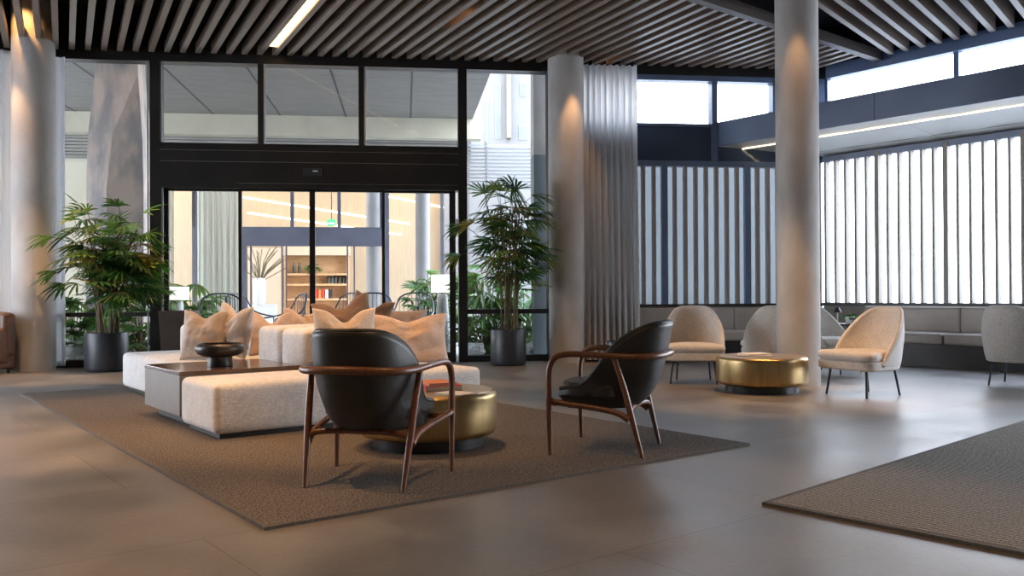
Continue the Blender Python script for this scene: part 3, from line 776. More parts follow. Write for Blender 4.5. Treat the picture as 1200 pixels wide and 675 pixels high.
for k in range(12):
    z = zz0 + (zz1 - zz0) * k / 11; b.add([(x0, OLv, z), (x1, OLv, z), (x1, OLv + .05, z + .055), (x0, OLv + .05, z + .055)], [(0, 1, 2, 3)])
b.build('louver', M['louver'], t)
b = MB(); xm = FS(569, 190, OLv)[0]
for x in (x0, xm, x1 - .04): b.box(x, x + .035, OLv + .02, OLv + .07, 0, zz1 + .1)
b.box(x0, x1, OLv + .0, OLv + .06, zz0 - .04, zz0)
b.build('post', M['louver'], t)
# blue-grey panel at the edge of the bay
t = thing('service_panel', 'blue-grey panel wall outside the glass beside the middle column', 'panel', F0, FA)
x0, x1 = FS(626, 300, .5)[0], FS(660, 300, .5)[0]
MB().box(x0, x1, .5, .8, 0, Z(630, 175)).build('panel', M['bluegrey'], t)
MB().box(x0, x1, .5, .8, Z(630, 175), 4.9).build('upper_panel', M['concrete'], t)
# low pale wall + rocks under palms
def rock(loc, s, label, seed, group):
    rnd = random.Random(seed); bm = bmesh.new(); bmesh.ops.create_icosphere(bm, subdivisions=3, radius=1)
    off = Vector((seed * 3.1, seed * 1.7, 0))
    for v in bm.verts:
        n = noise.noise(v.co * 1.6 + off) * .35 + noise.noise(v.co * 4 + off) * .12
        v.co *= 1 + n; v.co.z *= .75
    me = D.meshes.new('rock'); bm.to_mesh(me); bm.free(); me.materials.append(M['rock'])
    zmin = min(v.co.z for v in me.vertices)
    o = D.objects.new('rock', me); COL.objects.link(o); o.scale = (s, s * .9, s); o.location = (loc[0], loc[1], -.02 - zmin * s)
    return tag(o, label, 'rock', group)
for i, (px, py, s, lab) in enumerate(((93, 428, .27, 'large pale boulder outside the glass beside the first palm pot'), (80, 426, .2, 'smaller pale boulder behind the sheer curtain edge'),
                                  (556, 415, .17, 'pale grey rock outside behind the second palm pot beside the mullion'), (625, 416, .15, 'pale rock outside between the second palm pot and middle column'), (617, 417, .1, 'tiny pale rock outside at the second palm pot'))):
    p = G(px, py, 0); pp = FP(FS(px, py, .65)[0], .65 + .12 * (i % 2))
    rock(pp, s, lab, i + 2, 'boulders outside the glass')

# ================================================================== PLANTS
def fan_frond(b, base, dirv, size, rnd, pal, nl=8, spread=2.2, droop=.5, wid=.035):
    dirv = dirv.normalized(); up = Vector((0, 0, 1)); side = dirv.cross(up)
    if side.length < .05: side = Vector((1, 0, 0))
    side.normalize(); nrm = side.cross(dirv).normalized()
    tilt = rnd.uniform(-.5, .5); side, nrm = (side * math.cos(tilt) + nrm * math.sin(tilt)), (nrm * math.cos(tilt) - side * math.sin(tilt))
    c0 = rnd.choice(pal)
    for i in range(nl):
        a = spread * ((i + .5) / nl - .5) + rnd.uniform(-.06, .06)
        L = size * (1 - .28 * abs(2 * (i + .5) / nl - 1)) * rnd.uniform(.85, 1.1)
        d = dirv * math.cos(a) + side * math.sin(a)
        w = wid * rnd.uniform(.8, 1.2)
        wd = (side * math.cos(a) - dirv * math.sin(a))
        c = tuple(max(0, x * rnd.uniform(.75, 1.25)) for x in c0)
        pts = []
        N_ = 4
        for k in range(N_ + 1):
            s_ = k / N_; p = base + d * (L * s_) - up * (droop * L * s_ * s_) + nrm * .0
            ww = w * (0.35 + 1.3 * s_ if s_ < .5 else 1.0) * (1 if s_ < .75 else (1 - s_) / .25 * .85 + .15) * .5
            pts.append((p, ww))
        n = len(b.v); vs = []
        for p, ww in pts: vs += [p - wd * ww, p + nrm * (ww * -.35), p + wd * ww]
        fs = []
        for k in range(N_): 
            for j in (0, 1): fs.append((k * 3 + j, k * 3 + j + 1, k * 3 + 4 + j, k * 3 + 3 + j))
        b.add(vs, fs); b.cols(c, len(vs))
GREEN = [(.04, .115, .022), (.06, .165, .032), (.09, .215, .04), (.04, .125, .036), (.17, .27, .05)]
YEL = [(.26, .23, .04), (.36, .27, .05), (.16, .2, .04)]
def palm(label, loc, rotz, pot_r, pot_h, ncane, spread_top, h0, h1, frond, seed, group, yel=.15, arm=None, low=0.0):
    t = thing('potted_palm', label, 'potted palm', loc, rotz, group)
    MB().lathe([(pot_r - .03, 0.0), (pot_r - .012, .012), (pot_r, .05), (pot_r, pot_h - .01), (pot_r - .006, pot_h), (pot_r - .022, pot_h), (pot_r - .025, pot_h - .05), (0, pot_h - .05)], 48).build('pot', M['pot'], t, smooth=True)
    MB().lathe([(pot_r - .026, pot_h - .045), (.1, pot_h - .03), (0, pot_h - .025)], 24).build('soil', M['soil'], t, smooth=True)
    rnd = random.Random(seed); st = MB(); fo = MB()
    for i in range(ncane):
        a = rnd.uniform(0, 2 * PI); r0 = pot_r * .6 * math.sqrt(rnd.random())
        b0 = Vector((r0 * math.cos(a), r0 * math.sin(a), pot_h - .05))
        H = h0 + (h1 - h0) * rnd.random() ** .8
        sp_ = spread_top * math.sqrt(rnd.random())
        a2 = a + rnd.uniform(-.7, .7)
        top = Vector((sp_ * math.cos(a2) , sp_ * math.sin(a2) * .8, H))
        mid = b0.lerp(top, .5) + Vector((-.12 * math.cos(a2) * sp_, 0, .1))
        st.tube([b0, mid, top], [.013, .011, .009], 6, smooth=5)
        nf = rnd.randint(7, 10)
        for k in range(nf):
            fa = 2.4 * k + rnd.uniform(-.4, .4); s_ = (k + 1) / nf
            root = mid.lerp(top, low + (1 - low) * s_) if s_ < 1 else top
            el = rnd.uniform(.15, .9) if k < nf - 1 else 1.25
            pd = Vector((math.cos(fa) * math.cos(el), math.sin(fa) * math.cos(el), math.sin(el)))
            pl = frond * rnd.uniform(.5, .9); tip = root + pd * pl
            st.tube([root, root.lerp(tip, .5) + Vector((0, 0, .02)), tip], .004, 4)
            pal = YEL if rnd.random() < yel else GREEN
            fd = Vector((pd.x, pd.y, pd.z * .4 - .1))
            fan_frond(fo, tip, fd, frond * rnd.uniform(.85, 1.25), rnd, pal, rnd.randint(7, 11), rnd.uniform(2.2, 3.3), rnd.uniform(.15, .5), wid=.031)
    for (ax, ay, az) in (arm or []):      # individual fronds reaching out
        b0 = Vector((ax * .12, ay * .12, pot_h + .6)); tip = Vector((ax, ay, az))
        st.tube([b0, b0.lerp(tip, .5) + Vector((0, 0, .2)), tip], [.008, .006, .004], 5, smooth=5)
        for q in range(2): fan_frond(fo, tip, Vector((ax, ay, -.05 + .3 * q)), frond * 1.05, rnd, YEL if rnd.random() < yel * 2 else GREEN, 8, 2.4, .5)
    st.build('cane', M['cane'], t, smooth=True); fo.build('foliage', M['leaf'], t)
    return t
pl = G(124.5, 436) + Vector((0, .0, 0)); pl = Vector((-5.38, 11.55, 0))
palm('bushy potted palm in a charcoal pot beside the first concrete column', pl, 0, .27, .51, 22, .46, 1.0, 2.05, .33, 11, 'potted lady palms', .18,
     arm=[(-.52, -.36, 1.75), (-.48, -.32, 1.3), (.55, -.1, 1.8), (.6, .0, 1.45), (-.5, -.1, 1.15), (.5, -.1, 1.1)])
palm('tall open potted palm in a charcoal pot beside the middle column', (-.055, 12.2, 0), 0, .25, .50, 15, .38, 1.3, 2.35, .33, 23, 'potted lady palms', .16,
     arm=[(-.62, -.1, 1.95), (-.66, -.1, 1.55), (.42, -.1, 2.1), (.48, 0, 1.5), (-.15, -.1, 2.45), (.05, 0, 2.5)])
# outdoor shrubs and palms
BRG = [(.10, .2, .04), (.14, .27, .06), (.2, .33, .1), (.08, .17, .05)]
def shrub(name, label, loc, w, h, n, seed, pal, size, group='plants on the terrace', stem_h=.2, dens=1):
    rnd = random.Random(seed); t = thing(name, label, 'plant', loc, 0, group); st = MB(); fo = MB()
    for i in range(n):
        a = rnd.uniform(0, 2 * PI); r = w * math.sqrt(rnd.random()); z = h * (.25 + .75 * rnd.random())
        p = Vector((r * math.cos(a), r * math.sin(a), z * (1 - .35 * r / w)))
        b0 = Vector((p.x * .15, p.y * .15, 0))
        st.tube([b0, b0.lerp(p, .6) + Vector((0, 0, .05)), p], .008, 4)
        d = Vector((math.cos(a), math.sin(a), rnd.uniform(-.1, .9)))
        fan_frond(fo, p, d, size * rnd.uniform(.7, 1.2), rnd, pal, rnd.randint(6, 9), rnd.uniform(1.8, 3.2), rnd.uniform(.2, .7), wid=size * .16)
    st.build('stem', M['cane'], t); fo.build('foliage', M['leaf'], t); return t
for i, (px, off, w, h, n, size, lab) in enumerate((
    (88, .75, .34, 1.3, 46, .36, 'dense leafy shrub outside between sheer curtain and first palm'), (166, .48, .26, .85, 36, .32, 'low leafy shrub outside at the foot of the marble pillar'),
    (172, 2.5, .5, 1.5, 40, .42, 'taller leafy shrub outside behind the marble pillar'),
    (203, 1.9, .34, .7, 40, .32, 'low shrub on the terrace under the small white lamp'), (232, 4.1, .5, 1.35, 46, .5, 'pale green palm on the terrace behind the sofa pillows'),
    (243, 3.4, .38, .8, 46, .33, 'pale bushy plant on the terrace in front of the pale palm'),
    (500, 3.9, .35, 1.5, 40, .35, 'slim bushy plant on the terrace beside the tall floor lamp'), (522, 4.4, .35, 1.9, 36, .4, 'leafy plant rising behind the white lamp shade'),
    (572, 1.3, .42, 1.75, 56, .42, 'leafy green palm outside behind the second potted palm'), (612, 1.5, .34, 1.55, 46, .42, 'bright green palm outside nearest the blue-grey panel'), (556, 1.2, .25, .8, 24, .32, 'small sprig of palm outside beside the door mullion'))):
    p = FP(FS(px, 380, off)[0], off, -.02)
    shrub('terrace_plant', lab, p, w, h, n, 40 + i, BRG, size)

# ================================================================== TERRACE FURNITURE
def wire_chair_mesh():
    t = thing('wire_chair', 'x', 'chair', (0, 0, 0), 0, 'dark wire chairs on the terrace')
    W = .36; b = MB()
    hoop = [(-W, .25, .62), (-W * 1.02, 0, .66), (-W * .98, -.2, .74), (-W * .8, -.3, .95), (-W * .4, -.34, 1.03), (0, -.35, 1.04), (W * .4, -.34, 1.03), (W * .8, -.3, .95), (W * .98, -.2, .74), (W * 1.02, 0, .66), (W, .25, .62)]
    b.tube(hoop, .014, 8, smooth=5)
    b.tube([(-W, .25, .62), (-W * .95, .28, .4), (-W * .9, .25, .38)], .012, 6); b.tube([(W, .25, .62), (W * .95, .28, .4), (W * .9, .25, .38)], .012, 6)
    b.build('hoop', M['wire'], t, smooth=True)
    b = MB(); mid = [(-W, -.05, .6), (-W * .9, -.25, .68), (-W * .45, -.32, .7), (0, -.33, .7), (W * .45, -.32, .7), (W * .9, -.25, .68), (W, -.05, .6)]
    b.tube(mid, .008, 6, smooth=4)
    b.build('cross_wire', M['wire'], t, smooth=True)
    b = MB()
    for k in range(-4, 5):
        x = k * W / 5; y = -.34 + .1 * abs(k / 5) ** 2.5; zt = 1.03 - .1 * abs(k / 5) ** 3
        b.tube([(x, y, zt), (x * .98, y + .02, .7), (x * .85, y + .12, .42)], .006, 5)
    b.build('back_wire', M['wire'], t, smooth=True)
    b = MB(); b.lathe([(.30, .38), (.32, .40), (.32, .42), (.30, .44)], 24); b.build('seat', M['seatgrey'], t, smooth=True)
    for sx, sy in ((-1, -1), (1, -1), (1, 1), (-1, 1)):
        MB().tube([(sx * .22, sy * .2, .39), (sx * .28, sy * .26, 0)], .011, 8).build('leg', M['wire'], t, smooth=True)
    return t
wc = wire_chair_mesh()
wl = [(260, 1.75, PI + .25, 'wire chair on the terrace just behind the pale palm'), (293, 3.5, PI + 1.1, 'wire chair on the terrace seen through the door leaf edge'),
      (333, 2.3, PI - 1.15, 'wire chair turned sideways on the terrace behind the small sofa pillows'), (396, 2.6, PI - .8, 'wire chair angled on the terrace behind the brown pillows'),
      (437, 1.9, PI + .05, 'round-backed wire chair on the terrace facing the lobby square on'), (482, 2.6, PI - .25, 'wire chair on the terrace nearest the tall floor lamp')]
for i, (px, off, r, lab) in enumerate(wl):
    p = FP(FS(px, 350, off)[0], off, -.02)
    if i == 0: wc.location = p; wc.rotation_euler.z = FA + r; wc['label'] = lab
    else: dup(wc, p, FA + r, lab)
def lamp(label, px, off, hb, sh, sr):
    p = FP(FS(px, 380, off)[0], off, -.02)
    t = thing('floor_lamp', label, 'floor lamp', p, FA)
    MB().lathe([(.15, 0), (.145, .03), (.085, hb - .03), (.075, hb)], 32).build('base', M['lamp_grey'], t, smooth=True)
    MB().lathe([(.02, hb), (.02, hb + .06)], 12).build('stem', M['frame'], t)
    MB().lathe([(sr, hb + .02), (sr, hb + sh), (0, hb + sh + .002)], 32).build('lamp_shade', M['lamp_white'], t, smooth=True)
lamp('tall outdoor floor lamp with grey tapered base and white drum shade', 518.5, 1.75, 1.02, .32, .185)
lamp('white shaded lamp on the terrace among shrubs beside the doors', 208.5, 2.6, .92, .24, .18)
# pale vase with dry branches on the cafe counter
p = FP(FS(304, 355, OI - 2.9)[0], OI - 2.9, YI(355))
t = thing('branch_vase', 'white vase of dry branches on the cafe counter', 'vase', p, 0)
MB().lathe([(.14, 0), (.17, .1), (.17, .65), (.12, .72), (.11, .72), (.11, .6), (0, .6)], 24).build('vase', M['ceramic_white'], t, smooth=True)
b = MB(); rnd = random.Random(5)
for i in range(26):
    a = rnd.uniform(0, 2 * PI); r = .75 * math.sqrt(rnd.random()); z = rnd.uniform(1.0, 1.7)
    b.tube([(0.05 * math.cos(a), .05 * math.sin(a), .62), (r * .4 * math.cos(a), r * .4 * math.sin(a), z * .75), (r * math.cos(a), r * math.sin(a), z)], .012, 4)
b.build('branch', M['cane'], t)
p = FP(FS(367, 322, OI - .3)[0], OI - .28, YI(323) + .06)
shrub('shelf_plant', 'green pot plant on the top of the cafe shelf', p, .16, .36, 14, 90, GREEN, .22, None)
# dark planter box
p = G(206, 364, .79) ; p = Vector((-4.30, 11.25, 0))
t = thing('planter_box', 'tapered dark brown planter box standing before the sliding doors', 'planter', p, math.radians(10))
b = MB(); w0, w1, h = .17, .215, .80
b.add([(-w0, -w0, 0), (w0, -w0, 0), (w0, w0, 0), (-w0, w0, 0), (-w1, -w1, h), (w1, -w1, h), (w1, w1, h), (-w1, w1, h), (-w1 + .02, -w1 + .02, h), (w1 - .02, -w1 + .02, h), (w1 - .02, w1 - .02, h), (-w1 + .02, w1 - .02, h), (-w1 + .03, -w1 + .03, h - .1), (w1 - .03, -w1 + .03, h - .1), (w1 - .03, w1 - .03, h - .1), (-w1 + .03, w1 - .03, h - .1)],
      [(3, 2, 1, 0), (0, 1, 5, 4), (1, 2, 6, 5), (2, 3, 7, 6), (3, 0, 4, 7), (4, 5, 9, 8), (5, 6, 10, 9), (6, 7, 11, 10), (7, 4, 8, 11), (8, 9, 13, 12), (9, 10, 14, 13), (10, 11, 15, 14), (11, 8, 12, 15)])
b.build('box', M['darkbox'], t); MB().box(-w1 + .03, w1 - .03, -w1 + .03, w1 - .03, h - .12, h - .09).build('soil', M['soil'], t)

# ================================================================== RUGS
RU = math.radians(37.5)
def rugobj(name, label, loc, rot, w, l, mt, edge):
    t = thing(name, label, 'rug', loc, rot)
    MB().rbox(.025, w - .025, .025, l - .025, .002, .016, .004, 2).build('pile', mt, t)
    b = MB(); e = .03
    b.box(0, w, 0, e, .0005, .015); b.box(0, w, l - e, l, .0005, .015); b.box(0, e, e, l - e, .0005, .015); b.box(w - e, w, e, l - e, .0005, .015)
    b.build('binding', edge, t)
    return t
pc = G(310, 622)
rugobj('area_rug', 'large brown-grey woven rug under the sofa island and leather chairs', pc, RU, 3.28, 6.45, M['rug'], M['rug_edge'])
p2 = G(893, 592); dv = (G(1200, 652) - p2); RU2 = math.atan2(dv.y, dv.x)
rugobj('area_rug', 'ribbed grey-beige rug with bare pile at the edge of the seating corner', p2, RU2 + 0.0, 4.2, 6.0, M['rug2'], M['rug_edge'])

# ================================================================== SOFA ISLAND
P0 = G(251.7, 519); P0.z = 0
SR = math.radians(37.5)
SXv = Vector((math.cos(SR), math.sin(SR), 0)); SYv = Vector((-math.sin(SR), math.cos(SR), 0))
RZ0 = .0165
def SP(v, u, z=RZ0): p = P0 + SXv * v + SYv * u; return Vector((p.x, p.y, z))
def block(name, label, cat, v0, v1, u0, u1, z0, z1, r=.05, puff=.012, group=None, foot=True, mt='linen'):
    t = thing(name, label, cat, SP((v0 + v1) / 2, (u0 + u1) / 2), SR, group)
    MB().soft(v1 - v0, u1 - u0, z1 - z0, r, puff, .006, z0=z0).build('upholstery', M[mt], t, smooth=True)
    if foot: MB().box(-(v1 - v0) / 2 + .05, (v1 - v0) / 2 - .05, -(u1 - u0) / 2 + .05, (u1 - u0) / 2 - .05, 0, z0 + .03).build('plinth', M['bench_base'], t)
    return t
g = 'linen modules of the sofa island'
block('sofa_bench', 'long low linen bench along the side of the sofa facing the leather chair', 'sofa module', 0, 2.22, 0, .76, .03, .375, .05, .012, g)
block('sofa_chaise', 'deep linen chaise module holding two pillows beside the wooden table', 'sofa module', .33, .985, 1.745, 3.87, .03, .385, .05, .012, g)
block('sofa_module', 'linen seat module on the far side of the backrests facing the doors', 'sofa module', 1.0, 2.9, 1.83, 2.65, .03, .385, .05, .012, g)
block('sofa_module', 'linen backrest block nearest the bench behind the leather chair', 'sofa module', 1.0, 2.08, .785, 1.285, .03, .695, .06, .015, g)
block('sofa_module', 'linen backrest block nearest the doors behind the wooden table', 'sofa module', 1.0, 2.08, 1.31, 1.82, .03, .70, .06, .015, g)
block('sofa_module', 'small linen backrest hidden behind the two pillows of the chaise', 'sofa module', .60, .97, 2.42, 2.8, .405, .70, .05, .015, g, foot=False)
# the two thin parts above stand on the chaise
t = thing('coffee_table', 'low block coffee table with glossy dark wood top set into the sofa', 'table', SP(.49, 1.25), SR)
MB().rbox(-.49, .48, -.472, .475, .075, .38, .004, 2).build('body', M['taupe'], t)
MB().rbox(-.492, .482, -.474, .477, .3805, .408, .003, 2).build('top', M['tabletop'], t)
MB().box(-.40, .42, -.40, .40, 0, .075).build('plinth', M['bench_base'], t)
p = SP(.43, 1.145, RZ0 + .408)
tag(MB().lathe([(.0, 0), (.098, 0), (.1, .008), (.094, .05), (.096, .075), (.14, .085), (.178, .105), (.194, .135), (.190, .160), (.172, .180), (.155, .185), (.15, .178), (.165, .155), (.16, .13), (.1, .11), (0, .105)], 48).build('pedestal_bowl', M['bowl'], loc=p, smooth=True), 'dark round pedestal bowl on the wooden coffee table', 'bowl')

def pillow(label, pos, w, h, T, yaw, lean, mt, seed, chop=.0, roll=0.0, group='linen pillows on the sofa island'):
    """square pillow standing on its edge; yaw turns its face, lean tips it back"""
    rnd = random.Random(seed)
    off = Vector((seed * 2.3, seed * .7, 1.1))
    n = 26
    b = MB()
    def face(sgn):
        def f(u, v):
            a, c = 2 * u - 1, 2 * v - 1
            a_, c_ = math.sin(a * PI / 2) * .35 + a * .65, math.sin(c * PI / 2) * .35 + c * .65
            x = a_ * w / 2 * (1 - .075 * (1 - c_ * c_)); z = c_ * h / 2 * (1 - .075 * (1 - a_ * a_))
            th = T / 2 * ((1 - a_ ** 2) * (1 - c_ ** 2)) ** .46 * 1.12
            y = sgn * th
            d = noise.noise(Vector((a_ * 2.2, c_ * 2.2, sgn)) + off) * .03 + noise.noise(Vector((a_ * 5, c_ * 5, sgn * 2)) + off) * .012
            y += d * (1 - a_ ** 4) * (1 - c_ ** 4)
            if chop: 
                k = chop * math.exp(-(a_ / .38) ** 2) * max(0, (c_ + .25)) ** 1.3
                z -= k; y *= 1 - .25 * math.exp(-(a_ / .2) ** 2) * max(0, c_)
            return (x, y, z)
        return f
    b.grid(face(-1), n, n); b.grid(lambda u, v: face(1)(1 - u, v), n, n)
    # weld the seam
    bm = bmesh.new(); vs = [bm.verts.new(p) for p in b.v]
    for f in b.f: bm.faces.new([vs[i] for i in f])
    bmesh.ops.remove_doubles(bm, verts=bm.verts[:], dist=.0005)
    R = RZ(yaw) @ RX(-lean) @ RY(roll)
    bm.transform(R)
    zmin = min(v.co.z for v in bm.verts)
    me = D.meshes.new('pillow'); bm.to_mesh(me); bm.free(); me.materials.append(M[mt])
    me.polygons.foreach_set('use_smooth', [True] * len(me.polygons))
    o = D.objects.new('pillow', me); COL.objects.link(o); o.location = (pos[0], pos[1], pos[2] - zmin - .006)
    return tag(o, label, 'pillow', group)
ZS = RZ0 + .39
# yaw 0: face looks to -y (towards the camera side)
pillow('chopped linen pillow leaning on the backrest just behind the dark leather chair', SP(1.27, .60, ZS), .52, .50, .18, SR - .35, .22, 'pillow2', 1, .08)
pillow('wide linen pillow at the end of the bench behind the leather chair', SP(1.86, .58, ZS), .70, .44, .20, SR - .35, .20, 'pillow', 2, .045)
pillow('square linen pillow on the chaise, its face turned to the palm', SP(.64, 2.18, ZS + .004), .43, .47, .17, SR - .75, .22, 'pillow2', 3, .05)
pillow('crumpled linen pillow on the chaise tucked against the backrest', SP(.87, 2.06, ZS + .004), .46, .49, .18, SR - 1.25, .12, 'pillow2', 4, .07, .12)
pillow('small linen pillow in the far row nearest the chaise', SP(1.36, 2.38, ZS), .42, .44, .15, SR - .5, .15, 'pillow', 5, .08)
pillow('small linen pillow in the middle of the far row', SP(1.66, 2.30, ZS), .42, .44, .15, SR - .2, .12, 'pillow', 6, .05, .1)
pillow('small linen pillow in the far row nearest the brown pillows', SP(1.84, 2.22, ZS), .36, .40, .13, SR - .3, .1, 'pillow', 7, .04)
pillow('brown pillow with a tall pointed corner behind the chopped pillow', SP(2.02, 2.10, ZS), .58, .52, .16, SR - .45, .1, 'pillow_brown', 8, .08, -.2)
pillow('darker brown pillow with a sharp peak before the wire chairs', SP(2.28, 2.10, ZS), .46, .54, .16, SR - .9, .1, 'pillow_brown', 9, .1, .3)
pillow('linen pillow peeking up behind the wide pillow', SP(2.66, 2.02, ZS), .46, .44, .15, SR - .5, .12, 'pillow', 10, .0)

# ================================================================== DARK LEATHER ARMCHAIRS
def interp(tab, x):
    for (a, b), (c, d) in zip(tab, tab[1:]):
        if x <= c: return b + (d - b) * max(0, min(1, (x - a) / (c - a)))
    return tab[-1][1]
def smoothstep_tab(tab, x):
    # catmull over a table with uneven knots (monotone enough here)
    for i in range(len(tab) - 1):
        if x <= tab[i + 1][0] or i == len(tab) - 2:
            x0, y0 = tab[i]; x1, y1 = tab[i + 1]; t = max(0, min(1, (x - x0) / (x1 - x0)))
            m0 = (y1 - (tab[i - 1][1] if i else y0)) / (x1 - (tab[i - 1][0] if i else x0))
            m1 = ((tab[i + 2][1] if i + 2 < len(tab) else y1) - y0) / ((tab[i + 2][0] if i + 2 < len(tab) else x1) - x0)
            h = x1 - x0
            return y0 * (2 * t ** 3 - 3 * t * t + 1) + m0 * h * (t ** 3 - 2 * t * t + t) + y1 * (-2 * t ** 3 + 3 * t * t) + m1 * h * (t ** 3 - t * t)
def leather_chair():
    t = thing('leather_armchair', 'x', 'armchair', (0, 0, 0), 0, 'dark leather chairs with wooden arms')
    YE = [(-.42, .80), (-.36, .798), (-.29, .775), (-.195, .724), (-.10, .635), (-.02, .52), (.07, .425), (.16, .40), (.26, .39)]
    WID = [(.27, .17), (.33, .215), (.45, .257), (.6, .287), (.8, .283)]
    YB = [(.27, -.18), (.33, -.255), (.445, -.325), (.575, -.365), (.8, -.41)]
    def sh(u, v):
        ph = (2 * u - 1) * 90.0; z0 = .275
        ca = max(0, math.cos(math.radians(ph))); ze = smoothstep_tab(YE, .245 - .645 * ca ** .6)
        z = z0 + (ze - z0) * v
        w = smoothstep_tab(WID, z); yb = smoothstep_tab(YB, z); yf = .245
        if z < .34: yf = .245 - .05 * (.34 - z) / .065
        wf = max(w, .255 * (1 if z > .34 else .9))
        a = math.radians(ph); c = max(0, math.cos(a))
        ww = w + (wf - w) * abs(math.sin(a)) ** 4
        return (ww * math.copysign(abs(math.sin(a)) ** .72, a), yf - (yf - yb) * c ** .6, z)
    b = MB(); b.grid(sh, 48, 20)
    # bowl bottom closing under the seat
    rim = [sh(i / 48, 0) for i in range(49)]
    cx, cy, cz = 0, .06, .262
    ring = []
    n0 = len(b.v)
    for k in range(1, 4):
        q = 1 - k / 3
        for p in rim: b.v.append((cx + (p[0] - cx) * q, cy + (p[1] - cy) * q, cz + (p[2] - cz) * q))
    for i in range(48): b.f.append((i + 1, i, n0 + i, n0 + i + 1))
    for k in range(2):
        for i in range(48): b.f.append((n0 + k * 49 + i + 1, n0 + k * 49 + i, n0 + (k + 1) * 49 + i, n0 + (k + 1) * 49 + i + 1))
    o = b.build('shell', M['leather'], t, smooth=True, angle=180); solid(o, .032, -1)
    # inner pad edge piping
    b = MB(); rp = [Vector(sh(i / 60, 1.0)) for i in range(61)]; b.tube([Vector((p.x * .945, p.y + .016 * min(1, max(0, (.245 - p.y) / .5)), p.z)) for p in rp], .0165, 8); b.build('rim', M['leather'], t, smooth=True)
    # seat cushion: half-round slab
    b = MB()
    def outl(a):   # outline, angle 0..2pi
        x = .25 * math.copysign(abs(math.cos(a)) ** .55, math.cos(a)); y = math.sin(a)
        y = .275 * (abs(y) ** .45) if y > 0 else -.24 * (abs(y) ** .8)
        return x, y + .0
    prof = [(0, .335), (.9, .335), (.985, .352), (1.0, .385), (.985, .415), (.93, .432), (.6, .44), (0, .445)]
    N_ = 44; vs = []
    for k, z in prof:
        for i in range(N_):
            x, y = outl(2 * PI * i / N_); sc = .86 if y < -.1 else 1
            vs.append((x * k * sc, y * k + .005, z))
    fs = [(j * N_ + i, j * N_ + (i + 1) % N_, (j + 1) * N_ + (i + 1) % N_, (j + 1) * N_ + i) for j in range(len(prof) - 1) for i in range(N_)]
    b.add(vs, fs); b.build('seat_cushion', M['leather'], t, smooth=True)
    # bow: arm rest that wraps behind the back, both sides in one piece
    half = [(.345, .285, .44), (.346, .278, .53), (.343, .245, .59), (.336, .18, .613), (.325, .06, .614), (.318, -.08, .608), (.30, -.21, .603), (.25, -.31, .603), (.15, -.372, .607), (.0, -.392, .61)]
    full = [Vector(p) for p in half] + [Vector((-p[0], p[1], p[2])) for p in reversed(half[:-1])]
    R = [.0175, .018, .0185, .019, .0185, .018, .0185, .02, .021, .0215]; R = R + R[-2::-1]
    MB().tube(full, R, 12, smooth=6).build('arm_rail', M['walnut'], t, smooth=True)
    for s in (-1, 1):
        MB().tube([(s * .345, .285, .45), (s * .345, .283, .32), (s * .345, .275, 0)], [.0175, .0185, .0115], 12, smooth=4).build('leg', M['walnut'], t, smooth=True)
        MB().tube([(s * .303, -.115, .598), (s * .291, -.17, .42), (s * .283, -.205, .28), (s * .265, -.275, 0)], [.0165, .019, .0195, .0115], 12, smooth=4).build('leg', M['walnut'], t, smooth=True)
        MB().tube([(s * .343, .27, .33), (s * .33, .21, .315), (s * .30, .0, .288), (s * .288, -.13, .262), (s * .284, -.20, .225)], [.022, .0175, .017, .0175, .022], 10, smooth=4).build('side_rail', M['walnut'], t, smooth=True)
    MB().tube([(-.282, -.205, .235), (-.25, -.20, .27), (-.12, -.185, .28), (.12, -.185, .28), (.25, -.20, .27), (.282, -.205, .235)], [.022, .0165, .016, .016, .0165, .022], 10, smooth=4).build('rear_rail', M['walnut'], t, smooth=True)
    MB().tube([(-.34, .25, .315), (0, .23, .30), (.34, .25, .315)], [.018, .015, .018], 10, smooth=4).build('front_rail', M['walnut'], t, smooth=True)
    return t
ch = leather_chair()
ch.location = (-.739, 4.648, RZ0); ch.rotation_euler.z = math.atan2(.975, .235) - PI / 2
ch['label'] = 'dark leather armchair seen from behind, in front of the linen sofa'
dup(ch, (.607, 5.54, RZ0), math.atan2(.35, -.94) - PI / 2, 'dark leather armchair seen from the side at the rug edge')

# ================================================================== BRASS DRUM TABLES
def drum(label, loc):
    t = thing('drum_table', label, 'coffee table', loc, 0, 'round brass drum tables')
    r = .452
    MB().lathe([(r - .05, .075), (r - .02, .08), (r - .004, .098), (r, .12), (r, .315), (r - .004, .338), (r - .018, .352), (r - .03, .355)], 72).build('drum', M['brass'], t, smooth=True)
    MB().lathe([(r - .03, .350), (r - .032, .357), (0, .357)], 72).build('top', M['brass_top'], t, smooth=True)
    MB().lathe([(.36, 0), (.36, .09)], 48).build('plinth', M['plinth'], t, smooth=True)
    return t
d1_ = drum('brass drum table with books on the brown rug', (-.556, 5.72, RZ0))
d2_ = dup(d1_, (2.53, 8.84, 0), 0, 'brass drum table with a pale magazine before the slim column')
def book(name, label, loc, w, l, h, rot, cover, group=None):
    t = thing(name, label, 'book', loc, rot, group)
    b = MB(); b.box(-w / 2, w / 2, -l / 2, l / 2, 0, .003); b.box(-w / 2, w / 2, -l / 2, l / 2, h - .003, h); b.box(-w / 2 - .002, -w / 2, -l / 2, l / 2, 0, h)
    b.build('cover', M[cover], t); MB().box(-w / 2 + .001, w / 2 - .004, -l / 2 + .004, l / 2 - .004, .003, h - .003).build('pages', M['paper'], t)
zt = RZ0 + .3572
b0 = Vector((-.58, 5.80, zt))
bq = G(514, 456, zt)
book('book', 'thick red book lying on the near brass drum table', (bq.x, bq.y, zt), .24, .30, .036, .35, 'red', 'books on the brass drum tables')
